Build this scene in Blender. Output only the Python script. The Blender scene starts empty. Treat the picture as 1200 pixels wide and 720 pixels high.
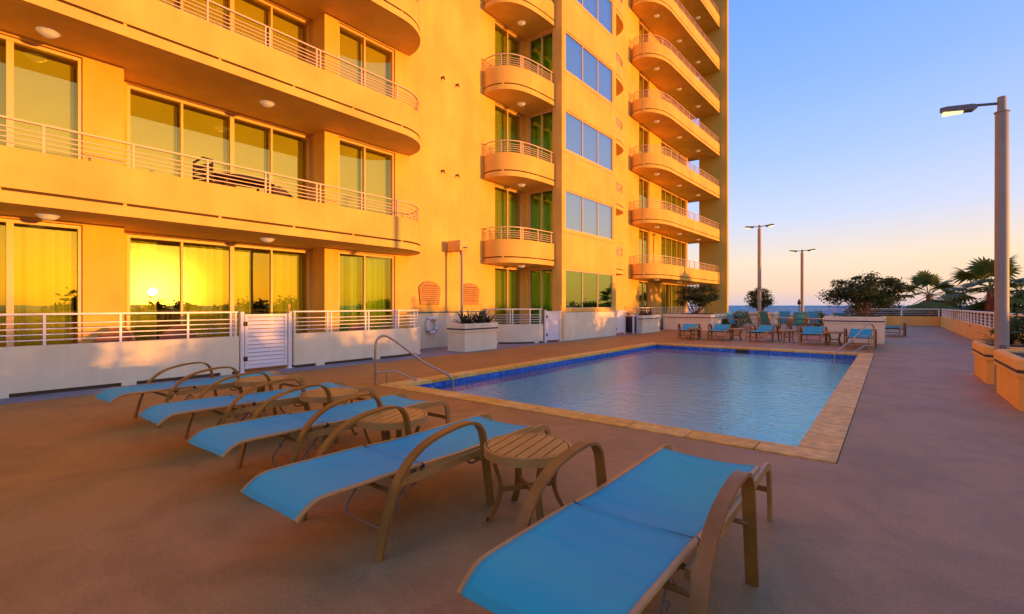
import bpy, bmesh, math, random
from mathutils import Vector, Matrix
R = math.radians
PI = math.pi
sc = bpy.context.scene
C = sc.collection
random.seed(7)

# ------------------------------------------------------------------ camera
H = 1.35
cd = bpy.data.cameras.new('camera'); cam = bpy.data.objects.new('camera', cd); C.objects.link(cam)
cam.location = (0, 0, H)
TH = math.atan(444/560)
cam.rotation_euler = (R(90), 0, TH)
cd.sensor_width = 36; cd.lens = 36*560/1200
cd.shift_y = -2/1200
cd.clip_start = 0.05; cd.clip_end = 40000
sc.camera = cam

# ------------------------------------------------------------------ sky and sun
SUN_AZ = R(75.3)          # measured from +Y towards +X
SUN_EL = R(1.3)
sdir = Vector((math.sin(SUN_AZ)*math.cos(SUN_EL), math.cos(SUN_AZ)*math.cos(SUN_EL), math.sin(SUN_EL)))
w = bpy.data.worlds.new('World'); sc.world = w; w.use_nodes = True
nt = w.node_tree; N = nt.nodes; L = nt.links
for n in list(N): N.remove(n)
def wn(t, **k):
    n = N.new(t)
    for a, b in k.items(): setattr(n, a, b)
    return n
out = wn('ShaderNodeOutputWorld')
bg = wn('ShaderNodeBackground')
sky = wn('ShaderNodeTexSky', sky_type='NISHITA', sun_disc=False)
sky.sun_elevation = SUN_EL; sky.sun_rotation = SUN_AZ; sky.air_density = 1.0; sky.dust_density = 1.5
tc = wn('ShaderNodeTexCoord')
nrm = wn('ShaderNodeVectorMath', operation='NORMALIZE'); L.new(tc.outputs['Generated'], nrm.inputs[0])
sep = wn('ShaderNodeSeparateXYZ'); L.new(nrm.outputs[0], sep.inputs[0])
ramp = wn('ShaderNodeValToRGB'); L.new(sep.outputs['Z'], ramp.inputs[0])
cr = ramp.color_ramp
def lin(r, g, b):
    f = lambda c: (c/255/12.92) if c/255 <= .04045 else ((c/255+.055)/1.055)**2.4
    return (f(r), f(g), f(b), 1)
stops = [(0.0, (208,190,200)), (0.03, (234,202,180)), (0.08, (230,210,194)), (0.16, (190,202,236)), (0.26, (158,187,250)), (0.38, (128,170,252)), (0.54, (100,152,248)), (1.0, (72,130,238))]
cr.elements[0].position = 0; cr.elements[0].color = lin(*stops[0][1])
cr.elements[1].position = 1; cr.elements[1].color = lin(*stops[-1][1])
for p, c in stops[1:-1]:
    e = cr.elements.new(p); e.color = lin(*c)
dot = wn('ShaderNodeVectorMath', operation='DOT_PRODUCT'); L.new(nrm.outputs[0], dot.inputs[0]); dot.inputs[1].default_value = sdir
def m(op, a, b=None, clamp=False):
    n = wn('ShaderNodeMath', operation=op); n.use_clamp = clamp
    for i, v in enumerate((a, b)):
        if v is None: continue
        if isinstance(v, (int, float)): n.inputs[i].default_value = v
        else: L.new(v, n.inputs[i])
    return n.outputs[0]
dp = m('MAXIMUM', dot.outputs['Value'], 0.0)
zpos = m('MAXIMUM', sep.outputs['Z'], 0.0)
low = m('EXPONENT', m('MULTIPLY', zpos, -4.5))
glow = m('MULTIPLY', m('POWER', dp, 2.2), low)
aur = m('EXPONENT', m('MULTIPLY', m('SUBTRACT', dot.outputs['Value'], 1.0), 900.0))
aur2 = m('EXPONENT', m('MULTIPLY', m('SUBTRACT', dot.outputs['Value'], 1.0), 60.0))
def scalecol(fac, col):
    n = wn('ShaderNodeVectorMath', operation='SCALE'); n.inputs[0].default_value = col; L.new(fac, n.inputs['Scale']); return n.outputs[0]
def addv(a, b):
    n = wn('ShaderNodeVectorMath', operation='ADD'); L.new(a, n.inputs[0]); L.new(b, n.inputs[1]); return n.outputs[0]
mixg = wn('ShaderNodeMix', data_type='RGBA')
L.new(m('MINIMUM', m('MULTIPLY', glow, 1.35), 0.92), mixg.inputs[0]); L.new(ramp.outputs[0], mixg.inputs[6]); mixg.inputs[7].default_value = (1.0, .47, .075, 1)
nsc = wn('ShaderNodeVectorMath', operation='SCALE'); L.new(sky.outputs[0], nsc.inputs[0]); nsc.inputs['Scale'].default_value = 0.10
tot = addv(mixg.outputs[2], nsc.outputs[0])
tot = addv(tot, scalecol(aur, (20.0, 13.0, 3.5)))
tot = addv(tot, scalecol(aur2, (.85, .42, .045)))
L.new(tot, bg.inputs[0]); bg.inputs[1].default_value = 1.02
L.new(bg.outputs[0], out.inputs[0])
sl = bpy.data.lights.new('sun', 'SUN'); sl.energy = 5.0; sl.color = (1.0, .375, .03); sl.angle = R(0.7)
so = bpy.data.objects.new('sun', sl); C.objects.link(so)
so.rotation_euler = sdir.to_track_quat('Z', 'Y').to_euler()
sc.view_settings.view_transform = 'Standard'; sc.view_settings.look = 'None'; sc.view_settings.gamma = 1
sc.view_settings.exposure = 0.15; sc.view_settings.use_curve_mapping = False
sc.cycles.max_bounces = 8; sc.cycles.diffuse_bounces = 4; sc.cycles.glossy_bounces = 4
sc.cycles.transparent_max_bounces = 12; sc.cycles.transmission_bounces = 4
sc.cycles.sample_clamp_indirect = 6.0; sc.cycles.use_denoising = True

# ------------------------------------------------------------------ materials
M = {}
def streaks(a, amt=.055):
    t = a.node_tree; n = t.nodes; l = t.links; b = n['Principled BSDF']; src = b.inputs['Base Color'].links[0].from_socket
    co = n.new('ShaderNodeTexCoord'); mp = n.new('ShaderNodeMapping'); mp.inputs['Scale'].default_value = (2.2,2.2,.22); l.new(co.outputs['Object'], mp.inputs[0])
    no = n.new('ShaderNodeTexNoise'); no.inputs['Scale'].default_value = .9; no.inputs['Detail'].default_value = 9; no.inputs['Roughness'].default_value = .7; l.new(mp.outputs[0], no.inputs['Vector'])
    r_ = n.new('ShaderNodeMapRange'); r_.inputs[1].default_value = .42; r_.inputs[2].default_value = .62; r_.inputs[3].default_value = 1-amt; r_.inputs[4].default_value = 1.04; l.new(no.outputs['Fac'], r_.inputs[0])
    mx = n.new('ShaderNodeMix'); mx.data_type = 'RGBA'; mx.blend_type = 'MULTIPLY'; mx.inputs[0].default_value = 1; l.new(src, mx.inputs[6]); l.new(r_.outputs[0], mx.inputs[7]); l.new(mx.outputs[2], b.inputs['Base Color'])
def mat(name, col, rough=.6, metal=0, bump=0, bscale=40, var=0, vscale=3, spec=.5, col2=None, emit=None, est=1, coat=0, detail=5, trans=0):
    a = bpy.data.materials.new(name); a.use_nodes = True
    t = a.node_tree; n = t.nodes; l = t.links; b = n['Principled BSDF']
    b.inputs['Base Color'].default_value = (*col, 1)
    b.inputs['Roughness'].default_value = rough; b.inputs['Metallic'].default_value = metal
    b.inputs['Specular IOR Level'].default_value = spec; b.inputs['Coat Weight'].default_value = coat
    co = n.new('ShaderNodeTexCoord')
    if var or col2:
        no = n.new('ShaderNodeTexNoise'); no.inputs['Scale'].default_value = vscale; no.inputs['Detail'].default_value = detail
        l.new(co.outputs['Object'], no.inputs['Vector'])
        mx = n.new('ShaderNodeMix'); mx.data_type = 'RGBA'
        r = n.new('ShaderNodeMapRange'); r.inputs[1].default_value = .35; r.inputs[2].default_value = .65
        l.new(no.outputs['Fac'], r.inputs[0]); l.new(r.outputs[0], mx.inputs[0])
        c2 = col2 if col2 else tuple(x*(1-var) for x in col)
        mx.inputs[6].default_value = (*col, 1); mx.inputs[7].default_value = (*c2, 1)
        l.new(mx.outputs[2], b.inputs['Base Color'])
    if bump:
        no2 = n.new('ShaderNodeTexNoise'); no2.inputs['Scale'].default_value = bscale; no2.inputs['Detail'].default_value = 6
        l.new(co.outputs['Object'], no2.inputs['Vector'])
        bp = n.new('ShaderNodeBump'); bp.inputs['Strength'].default_value = bump; bp.inputs['Distance'].default_value = .01
        l.new(no2.outputs['Fac'], bp.inputs['Height']); l.new(bp.outputs[0], b.inputs['Normal'])
    if emit:
        b.inputs['Emission Color'].default_value = (*emit, 1); b.inputs['Emission Strength'].default_value = est
    M[name] = a
    return a
mat('stucco', (.86,.53,.09), .85, bump=.45, bscale=60, col2=(.75,.44,.075), vscale=.9, spec=.25)
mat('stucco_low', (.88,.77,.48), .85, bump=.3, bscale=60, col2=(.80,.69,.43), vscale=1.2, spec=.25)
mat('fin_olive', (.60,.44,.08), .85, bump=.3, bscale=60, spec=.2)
mat('stucco_gold', (.84,.51,.13), .8, bump=.3, bscale=50, col2=(.78,.45,.10), vscale=1.5, spec=.25)
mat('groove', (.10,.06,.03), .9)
mat('band', (.05,.035,.04), .6)
mat('white_paint', (.80,.75,.68), .4, bump=.05)
mat('frame_sunlit_rail', (.78,.50,.24), .45)  # peach for window frames; on balcony rails it holds the sunlit tint
mat('bronze_frame', (.30,.135,.018), .45, var=.25, vscale=6, spec=.35)
mat('frame_tan', (.47,.24,.050), .42, var=.2, vscale=5, spec=.6)
mat('steel', (.46,.37,.28), .28, metal=1)
mat('black', (.012,.012,.014), .5)
mat('dark_wicker', (.07,.035,.02), .7, bump=.5, bscale=120)
mat('brown_wicker', (.30,.12,.05), .7, bump=.5, bscale=120)
mat('sign_wood', (.50,.25,.05), .6, bump=.4, bscale=30, col2=(.40,.18,.035), vscale=9)
mat('sign_text', (.18,.06,.02), .7)
mat('pole_paint', (.31,.29,.23), .5, var=.15, vscale=2)
mat('pole_brown', (.43,.35,.25), .5, var=.15, vscale=2)
mat('lamp_head', (.16,.14,.11), .45)
mat('lens', (.9,.85,.6), .3, emit=(1,.78,.28), est=1.5)
mat('dome', (.85,.75,.6), .3, emit=(1,.8,.5), est=.12)
mat('soil', (.05,.03,.02), .95, bump=1, bscale=20)
mat('interior', (.10,.075,.04), .9)
mat('bark', (.20,.12,.075), .9, bump=.8, bscale=25)
mat('palm_bark', (.32,.13,.07), .9, bump=1, bscale=8, var=.5, vscale=6)
mat('curtain', (.56,.58,.18), .9, var=.12, vscale=2)
mat('curtain_dark', (.04,.14,.03), .9)
mat('curtain_lime', (.42,.66,.10), .9, var=.12, vscale=2)
mat('curtain_green', (.12,.62,.10), .9, var=.2, vscale=2)
mat('blind', (.62,.58,.20), .9, var=.08, vscale=1)
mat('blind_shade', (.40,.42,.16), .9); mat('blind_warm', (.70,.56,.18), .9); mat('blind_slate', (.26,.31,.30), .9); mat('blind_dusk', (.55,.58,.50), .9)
mat('blind_grey', (.42,.46,.42), .9, var=.08, vscale=1)
mat('ring_white', (.75,.76,.76), .45)
mat('bin_black', (.02,.02,.025), .35)
mat('pale_house', (.55,.58,.62), .8); mat('roof_grey', (.30,.28,.30), .9)
mat('house_glass', (.06,.08,.10), .2)
mat('umbrella_teal', (.04,.22,.26), .8, var=.2, vscale=4)

for q in ('stucco','stucco_low','stucco_gold'): streaks(M[q])
def leafmat(name, c1, c2, vs=2.0, tr=.25):
    a = bpy.data.materials.new(name); a.use_nodes = True
    t = a.node_tree; n = t.nodes; l = t.links; b = n['Principled BSDF']
    geo = n.new('ShaderNodeNewGeometry'); co = n.new('ShaderNodeTexCoord')
    no = n.new('ShaderNodeTexNoise'); no.inputs['Scale'].default_value = vs; l.new(co.outputs['Object'], no.inputs['Vector'])
    ad = n.new('ShaderNodeMath'); ad.operation = 'ADD'; l.new(geo.outputs['Random Per Island'], ad.inputs[0]); l.new(no.outputs['Fac'], ad.inputs[1])
    ml = n.new('ShaderNodeMath'); ml.operation = 'MULTIPLY'; l.new(ad.outputs[0], ml.inputs[0]); ml.inputs[1].default_value = .5
    mx = n.new('ShaderNodeMix'); mx.data_type = 'RGBA'; l.new(ml.outputs[0], mx.inputs[0])
    mx.inputs[6].default_value = (*c1, 1); mx.inputs[7].default_value = (*c2, 1)
    l.new(mx.outputs[2], b.inputs['Base Color']); b.inputs['Roughness'].default_value = .55; b.inputs['Specular IOR Level'].default_value = .3
    tl = n.new('ShaderNodeBsdfTranslucent'); l.new(mx.outputs[2], tl.inputs[0])
    ms = n.new('ShaderNodeMixShader'); ms.inputs[0].default_value = tr; l.new(b.outputs[0], ms.inputs[1]); l.new(tl.outputs[0], ms.inputs[2])
    l.new(ms.outputs[0], n['Material Output'].inputs[0]); M[name] = a
leafmat('leaf_dark', (.028,.05,.012), (.085,.115,.03))
leafmat('leaf_mid', (.05,.10,.025), (.12,.18,.045))
leafmat('leaf_light', (.13,.22,.04), (.26,.30,.07))
leafmat('leaf_palm', (.06,.12,.02), (.17,.21,.04))
leafmat('leaf_agave', (.03,.055,.03), (.07,.09,.045))
leafmat('leaf_brom', (.10,.05,.03), (.16,.11,.05))
leafmat('petal_red', (.45,.03,.02), (.6,.06,.04))

def glassmat(name, tint, base, gc=(.82,.82,.24,1)):
    a = bpy.data.materials.new(name); a.use_nodes = True
    t = a.node_tree; n = t.nodes; l = t.links
    for x in list(n):
        if x.type != 'OUTPUT_MATERIAL': n.remove(x)
    o = n['Material Output']
    g = n.new('ShaderNodeBsdfGlossy'); g.inputs['Roughness'].default_value = .004; g.inputs['Color'].default_value = gc
    tr = n.new('ShaderNodeBsdfTransparent'); tr.inputs[0].default_value = (*tint, 1)
    fr = n.new('ShaderNodeFresnel'); fr.inputs[0].default_value = 1.5
    ad = n.new('ShaderNodeMath'); ad.operation = 'ADD'; ad.use_clamp = True; l.new(fr.outputs[0], ad.inputs[0]); ad.inputs[1].default_value = base
    co = n.new('ShaderNodeTexCoord'); no = n.new('ShaderNodeTexNoise'); no.inputs['Scale'].default_value = .9; no.inputs['Detail'].default_value = 1
    l.new(co.outputs['Object'], no.inputs['Vector'])
    bp = n.new('ShaderNodeBump'); bp.inputs['Strength'].default_value = .12; bp.inputs['Distance'].default_value = .01
    l.new(no.outputs['Fac'], bp.inputs['Height']); l.new(bp.outputs[0], g.inputs['Normal'])
    mx = n.new('ShaderNodeMixShader'); l.new(ad.outputs[0], mx.inputs[0]); l.new(tr.outputs[0], mx.inputs[1]); l.new(g.outputs[0], mx.inputs[2])
    l.new(mx.outputs[0], o.inputs[0]); M[name] = a
glassmat('glass', (.80,.88,.42), .26)
glassmat('glass_green', (.45,.95,.25), .16, (.70,.95,.40,1))
glassmat('glass_bay', (.30,.50,.15), .34, (.75,.92,.30,1))
glassmat('glass_blue', (.45,.55,.55), .42, (.85,.95,.95,1))

def slingmat(name, c1, c2):
    a = mat(name, c1, .62, col2=c2, vscale=1.6, spec=.35)
    t = a.node_tree; n = t.nodes; l = t.links; b = n['Principled BSDF']
    co = n.new('ShaderNodeTexCoord')
    w1 = n.new('ShaderNodeTexWave'); w1.wave_type = 'BANDS'; w1.bands_direction = 'X'; w1.inputs['Scale'].default_value = 160
    w2 = n.new('ShaderNodeTexWave'); w2.wave_type = 'BANDS'; w2.bands_direction = 'Y'; w2.inputs['Scale'].default_value = 160
    l.new(co.outputs['Object'], w1.inputs[0]); l.new(co.outputs['Object'], w2.inputs[0])
    ad = n.new('ShaderNodeMath'); ad.operation = 'MULTIPLY'; l.new(w1.outputs['Fac'], ad.inputs[0]); l.new(w2.outputs['Fac'], ad.inputs[1])
    bp = n.new('ShaderNodeBump'); bp.inputs['Strength'].default_value = .25; bp.inputs['Distance'].default_value = .002
    l.new(ad.outputs[0], bp.inputs['Height'])
    no = n.new('ShaderNodeTexNoise'); no.inputs['Scale'].default_value = 2.2; no.inputs['Detail'].default_value = 2
    mp = n.new('ShaderNodeMapping'); mp.inputs['Scale'].default_value = (1, 3.5, 1); l.new(co.outputs['Object'], mp.inputs[0]); l.new(mp.outputs[0], no.inputs['Vector'])
    bp2 = n.new('ShaderNodeBump'); bp2.inputs['Strength'].default_value = .6; bp2.inputs['Distance'].default_value = .035
    l.new(no.outputs['Fac'], bp2.inputs['Height']); l.new(bp.outputs[0], bp2.inputs['Normal']); l.new(bp2.outputs[0], b.inputs['Normal'])
slingmat('sling_blue', (.010,.42,.375), (.014,.345,.40))
slingmat('sling_hem', (.009,.36,.33), (.012,.30,.35))
slingmat('sling_teal', (.05,.30,.33), (.04,.24,.27))
slingmat('sling_green', (.02,.20,.11), (.02,.16,.09))

# deck: tan/mauve patches, building's orange bounce light painted in at left, fine grit, faint stains
a = mat('deck', (.33,.19,.115), .62, bump=.25, bscale=90, spec=.4)
t = a.node_tree; n = t.nodes; l = t.links; b = n['Principled BSDF']
co = n.new('ShaderNodeTexCoord')
n1 = n.new('ShaderNodeTexNoise'); n1.inputs['Scale'].default_value = .28; n1.inputs['Detail'].default_value = 6; n1.inputs['Roughness'].default_value = .6
n2 = n.new('ShaderNodeTexNoise'); n2.inputs['Scale'].default_value = 3.5; n2.inputs['Detail'].default_value = 8; n2.inputs['Roughness'].default_value = .7
n3 = n.new('ShaderNodeTexNoise'); n3.inputs['Scale'].default_value = 55; n3.inputs['Detail'].default_value = 2
for q in (n1, n2, n3): l.new(co.outputs['Object'], q.inputs['Vector'])
sx = n.new('ShaderNodeSeparateXYZ'); l.new(co.outputs['Object'], sx.inputs[0])
mr = n.new('ShaderNodeMapRange'); mr.inputs[1].default_value = -5.5; mr.inputs[2].default_value = .5; l.new(sx.outputs['X'], mr.inputs[0])
ad = n.new('ShaderNodeMath'); ad.operation = 'MULTIPLY_ADD'; l.new(n1.outputs['Fac'], ad.inputs[0]); ad.inputs[1].default_value = .9; 
sb = n.new('ShaderNodeMath'); sb.operation = 'SUBTRACT'; l.new(mr.outputs[0], sb.inputs[0]); sb.inputs[1].default_value = .45; l.new(sb.outputs[0], ad.inputs[2]); ad.use_clamp = True
m1 = n.new('ShaderNodeMix'); m1.data_type = 'RGBA'; l.new(ad.outputs[0], m1.inputs[0]); m1.inputs[6].default_value = (.43,.19,.026,1); m1.inputs[7].default_value = (.37,.22,.08,1)
m2 = n.new('ShaderNodeMix'); m2.data_type = 'RGBA'; m2.blend_type = 'MULTIPLY'; m2.inputs[0].default_value = 1
r2 = n.new('ShaderNodeMapRange'); r2.inputs[1].default_value = .3; r2.inputs[2].default_value = .7; r2.inputs[3].default_value = .84; r2.inputs[4].default_value = 1.07; l.new(n2.outputs['Fac'], r2.inputs[0])
l.new(m1.outputs[2], m2.inputs[6]); l.new(r2.outputs[0], m2.inputs[7])
m3 = n.new('ShaderNodeMix'); m3.data_type = 'RGBA'; m3.blend_type = 'MULTIPLY'; m3.inputs[0].default_value = 1
n5 = n.new('ShaderNodeTexNoise'); n5.inputs['Scale'].default_value = 1.1; n5.inputs['Detail'].default_value = 10; n5.inputs['Roughness'].default_value = .68; n5.inputs['Distortion'].default_value = 1.2; l.new(co.outputs['Object'], n5.inputs['Vector'])
r5 = n.new('ShaderNodeMapRange'); r5.inputs[1].default_value = .40; r5.inputs[2].default_value = .56; r5.inputs[3].default_value = .86; r5.inputs[4].default_value = 1.08; l.new(n5.outputs['Fac'], r5.inputs[0])
m5 = n.new('ShaderNodeMix'); m5.data_type = 'RGBA'; m5.blend_type = 'MULTIPLY'; m5.inputs[0].default_value = 1; l.new(m2.outputs[2], m5.inputs[6]); l.new(r5.outputs[0], m5.inputs[7]); m2 = m5
r3 = n.new('ShaderNodeMapRange'); r3.inputs[1].default_value = .3; r3.inputs[2].default_value = .7; r3.inputs[3].default_value = .87; r3.inputs[4].default_value = 1.09; l.new(n3.outputs['Fac'], r3.inputs[0])
l.new(m2.outputs[2], m3.inputs[6]); l.new(r3.outputs[0], m3.inputs[7]); l.new(m3.outputs[2], b.inputs['Base Color'])
rr = n.new('ShaderNodeMapRange'); rr.inputs[3].default_value = .45; rr.inputs[4].default_value = .8; l.new(n2.outputs['Fac'], rr.inputs[0]); l.new(rr.outputs[0], b.inputs['Roughness'])
mat('deck_grey', (.26,.23,.21), .7, bump=.2, bscale=80, var=.25, vscale=1.5)

# coping stone, tint per tile
a = mat('coping', (.6,.4,.2), .6, bump=.35, bscale=45)
t = a.node_tree; n = t.nodes; l = t.links; b = n['Principled BSDF']
at = n.new('ShaderNodeAttribute'); at.attribute_name = 'tint'
m1 = n.new('ShaderNodeMix'); m1.data_type = 'RGBA'; l.new(at.outputs['Fac'], m1.inputs[0]); m1.inputs[6].default_value = (.76,.37,.03,1); m1.inputs[7].default_value = (.85,.52,.11,1)
co = n.new('ShaderNodeTexCoord'); n2 = n.new('ShaderNodeTexNoise'); n2.inputs['Scale'].default_value = 9; n2.inputs['Detail'].default_value = 8; l.new(co.outputs['Object'], n2.inputs['Vector'])
r2 = n.new('ShaderNodeMapRange'); r2.inputs[1].default_value = .3; r2.inputs[2].default_value = .7; r2.inputs[3].default_value = .7; r2.inputs[4].default_value = 1.15; l.new(n2.outputs['Fac'], r2.inputs[0])
m2 = n.new('ShaderNodeMix'); m2.data_type = 'RGBA'; m2.blend_type = 'MULTIPLY'; m2.inputs[0].default_value = 1; l.new(m1.outputs[2], m2.inputs[6]); l.new(r2.outputs[0], m2.inputs[7]); l.new(m2.outputs[2], b.inputs['Base Color'])

# pool tile band / plaster
a = mat('pool_tile', (.03,.08,.45), .18)
t = a.node_tree; n = t.nodes; l = t.links; b = n['Principled BSDF']
co = n.new('ShaderNodeTexCoord'); vo = n.new('ShaderNodeTexVoronoi'); vo.distance = 'CHEBYCHEV'; vo.inputs['Scale'].default_value = 20; vo.inputs['Randomness'].default_value = 0.0
l.new(co.outputs['Object'], vo.inputs['Vector'])
m1 = n.new('ShaderNodeMix'); m1.data_type = 'RGBA'; wn2 = n.new('ShaderNodeTexWhiteNoise'); l.new(vo.outputs['Position'], wn2.inputs['Vector']); l.new(wn2.outputs['Value'], m1.inputs[0])
m1.inputs[6].default_value = (.010,.06,.34,1); m1.inputs[7].default_value = (.035,.18,.62,1); l.new(m1.outputs[2], b.inputs['Base Color'])
mat('pool_plaster', (.20,.90,.80), .6, col2=(.15,.80,.76), vscale=2)
# water
a = bpy.data.materials.new('water'); a.use_nodes = True; M['water'] = a
t = a.node_tree; n = t.nodes; l = t.links
for x in list(n):
    if x.type != 'OUTPUT_MATERIAL': n.remove(x)
g = n.new('ShaderNodeBsdfGlossy'); g.inputs['Roughness'].default_value = .03; g.inputs['Color'].default_value = (.84,1,.92,1)
tr = n.new('ShaderNodeBsdfTransparent'); tr.inputs[0].default_value = (.55,.97,.97,1)
fr = n.new('ShaderNodeFresnel'); fr.inputs[0].default_value = 1.33
ad = n.new('ShaderNodeMath'); ad.operation = 'ADD'; ad.use_clamp = True; l.new(fr.outputs[0], ad.inputs[0]); ad.inputs[1].default_value = .06
co = n.new('ShaderNodeTexCoord')
na = n.new('ShaderNodeTexNoise'); na.inputs['Scale'].default_value = 19; na.inputs['Detail'].default_value = 3; na.inputs['Distortion'].default_value = .6
nb = n.new('ShaderNodeTexNoise'); nb.inputs['Scale'].default_value = 5.5; nb.inputs['Detail'].default_value = 2; nb.inputs['Distortion'].default_value = .8
l.new(co.outputs['Object'], na.inputs['Vector']); l.new(co.outputs['Object'], nb.inputs['Vector'])
bp = n.new('ShaderNodeBump'); bp.inputs['Strength'].default_value = 1; bp.inputs['Distance'].default_value = .010; l.new(na.outputs['Fac'], bp.inputs['Height'])
bp2 = n.new('ShaderNodeBump'); bp2.inputs['Strength'].default_value = 1; bp2.inputs['Distance'].default_value = .012; l.new(nb.outputs['Fac'], bp2.inputs['Height']); l.new(bp.outputs[0], bp2.inputs['Normal'])
l.new(bp2.outputs[0], g.inputs['Normal']); l.new(bp2.outputs[0], fr.inputs['Normal'])
mx = n.new('ShaderNodeMixShader'); l.new(ad.outputs[0], mx.inputs[0]); l.new(tr.outputs[0], mx.inputs[1]); l.new(g.outputs[0], mx.inputs[2]); l.new(mx.outputs[0], n['Material Output'].inputs[0])
mat('sea', (.08,.30,.31), .6, bump=.8, bscale=.05, spec=.25)
mat('ground', (.05,.075,.03), .95, col2=(.10,.11,.05), vscale=.03, bump=.5, bscale=.5)

# ------------------------------------------------------------------ mesh builder
class MB:
    def __init__(s): s.v = []; s.f = []; s.tint = []; s.mi = []; s.cur = 0; s.smooth = []
    def add(s, vs, fs, tint=0., sm=False):
        o = len(s.v); s.v += [tuple(v) for v in vs]
        for f in fs: s.f.append([o+i for i in f]); s.tint.append(tint); s.mi.append(s.cur); s.smooth.append(sm)
        return s
    def box(s, x0, x1, y0, y1, z0, z1, tint=0.):
        if x0 > x1: x0, x1 = x1, x0
        if y0 > y1: y0, y1 = y1, y0
        return s.add([(x0,y0,z0),(x1,y0,z0),(x1,y1,z0),(x0,y1,z0),(x0,y0,z1),(x1,y0,z1),(x1,y1,z1),(x0,y1,z1)],
              [(0,3,2,1),(4,5,6,7),(0,1,5,4),(1,2,6,5),(2,3,7,6),(3,0,4,7)], tint)
    def rbox(s, x0, x1, y0, y1, z0, z1, r=.02, seg=3):
        bm = bmesh.new(); bmesh.ops.create_cube(bm, size=1)
        for v in bm.verts: v.co = ((x0+x1)/2+v.co.x*(x1-x0), (y0+y1)/2+v.co.y*(y1-y0), (z0+z1)/2+v.co.z*(z1-z0))
        bmesh.ops.bevel(bm, geom=bm.edges[:]+bm.verts[:], offset=r, segments=seg, profile=.5, affect='EDGES')
        bm.verts.index_update()
        s.add([v.co[:] for v in bm.verts], [[v.index for v in f.verts] for f in bm.faces], 0, True); bm.free(); return s
    def prism(s, poly, z0, z1):      # convex or simple polygon, counter-clockwise
        n = len(poly)
        s.add([(x,y,z0) for x,y in poly]+[(x,y,z1) for x,y in poly],
              [list(range(n))[::-1], list(range(n,2*n))]+[(i,(i+1)%n,n+(i+1)%n,n+i) for i in range(n)]); return s
    def sweep(s, pts, w, h, up=(0,0,1), side=None, closed=False, sm=False):
        # rectangular bar along pts; side: fixed sideways vector
        P = [Vector(p) for p in pts]; n = len(P); rings = []
        for i in range(n):
            t = (P[min(i+1,n-1)]-P[max(i-1,0)])
            if closed: t = P[(i+1)%n]-P[(i-1)%n]
            t.normalize()
            sd = Vector(side) if side else t.cross(Vector(up))
            if sd.length < 1e-5: sd = Vector((1,0,0))
            sd.normalize(); nn = sd.cross(t).normalized()
            rings.append([P[i]+sd*w/2*a+nn*h/2*b for a,b in ((-1,-1),(1,-1),(1,1),(-1,1))])
        vs = [v for r in rings for v in r]; fs = []
        m_ = n if closed else n-1
        for i in range(m_):
            for k in range(4):
                a = i*4+k; b = i*4+(k+1)%4; j = (i+1)%n
                fs.append((a,b,j*4+(k+1)%4,j*4+k))
        if not closed: fs += [(3,2,1,0), tuple(4*(n-1)+k for k in range(4))]
        return s.add(vs, fs, 0, sm)
    def tube(s, pts, r, seg=8, closed=False, cap=True):
        P = [Vector(p) for p in pts]; n = len(P); rr = r if isinstance(r, (list,tuple)) else [r]*n
        ref = None; vs = []
        for i in range(n):
            t = P[(i+1)%n]-P[(i-1)%n] if closed else P[min(i+1,n-1)]-P[max(i-1,0)]
            if t.length < 1e-9: t = Vector((0,0,1))
            t.normalize()
            if ref is None:
                ref = t.cross(Vector((0,0,1)) if abs(t.z) < .9 else Vector((1,0,0))).normalized()
            ref = (ref-t*ref.dot(t)).normalized(); b = t.cross(ref)
            for k in range(seg):
                a = 2*PI*k/seg; vs.append(P[i]+(ref*math.cos(a)+b*math.sin(a))*rr[i])
        fs = []
        for i in range(n if closed else n-1):
            j = (i+1)%n
            for k in range(seg): fs.append((i*seg+k, i*seg+(k+1)%seg, j*seg+(k+1)%seg, j*seg+k))
        if cap and not closed: fs += [tuple(range(seg))[::-1], tuple((n-1)*seg+k for k in range(seg))]
        return s.add(vs, fs, 0, True)
    def lathe(s, prof, seg=24, c=(0,0)):
        n = len(prof); vs = [(c[0]+r*math.cos(2*PI*k/seg), c[1]+r*math.sin(2*PI*k/seg), z) for r,z in prof for k in range(seg)]
        fs = [(i*seg+k, i*seg+(k+1)%seg, (i+1)*seg+(k+1)%seg, (i+1)*seg+k) for i in range(n-1) for k in range(seg)]
        fs += [tuple(range(seg))[::-1], tuple((n-1)*seg+k for k in range(seg))]
        return s.add(vs, fs, 0, True)
    def build(s, name, mt, parent=None, loc=None, kind=None):
        me = bpy.data.meshes.new(name); me.from_pydata(s.v, [], s.f); 
        for q in (mt if isinstance(mt, (list,tuple)) else [mt]): me.materials.append(M[q])
        me.polygons.foreach_set('material_index', s.mi)
        me.polygons.foreach_set('use_smooth', s.smooth)
        if any(s.tint):
            at = me.attributes.new('tint', 'FLOAT', 'FACE'); at.data.foreach_set('value', s.tint)
        me.update()
        if any(s.smooth):
            try: me.set_sharp_from_angle(angle=R(40))
            except Exception: pass
        o = bpy.data.objects.new(name, me); C.objects.link(o)
        if parent is not None:
            o.parent = parent
            if loc is None and 'world' in parent: o.location = -Vector(parent.location)
        if loc is not None: o.location = loc
        if kind: o['kind'] = kind
        return o
def tag(o, label, cat, group=None):
    o['label'] = label; o['category'] = cat
    if group: o['group'] = group
    return o
def thing(name, label, cat, loc=(0,0,0), rot=0, group=None, world=False):
    o = bpy.data.objects.new(name, None); C.objects.link(o); o.location = loc; o.rotation_euler = (0,0,rot)
    o.empty_display_size = .2
    if world: o['world'] = 1       # its parts are written in world coordinates
    return tag(o, label, cat, group)
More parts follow.
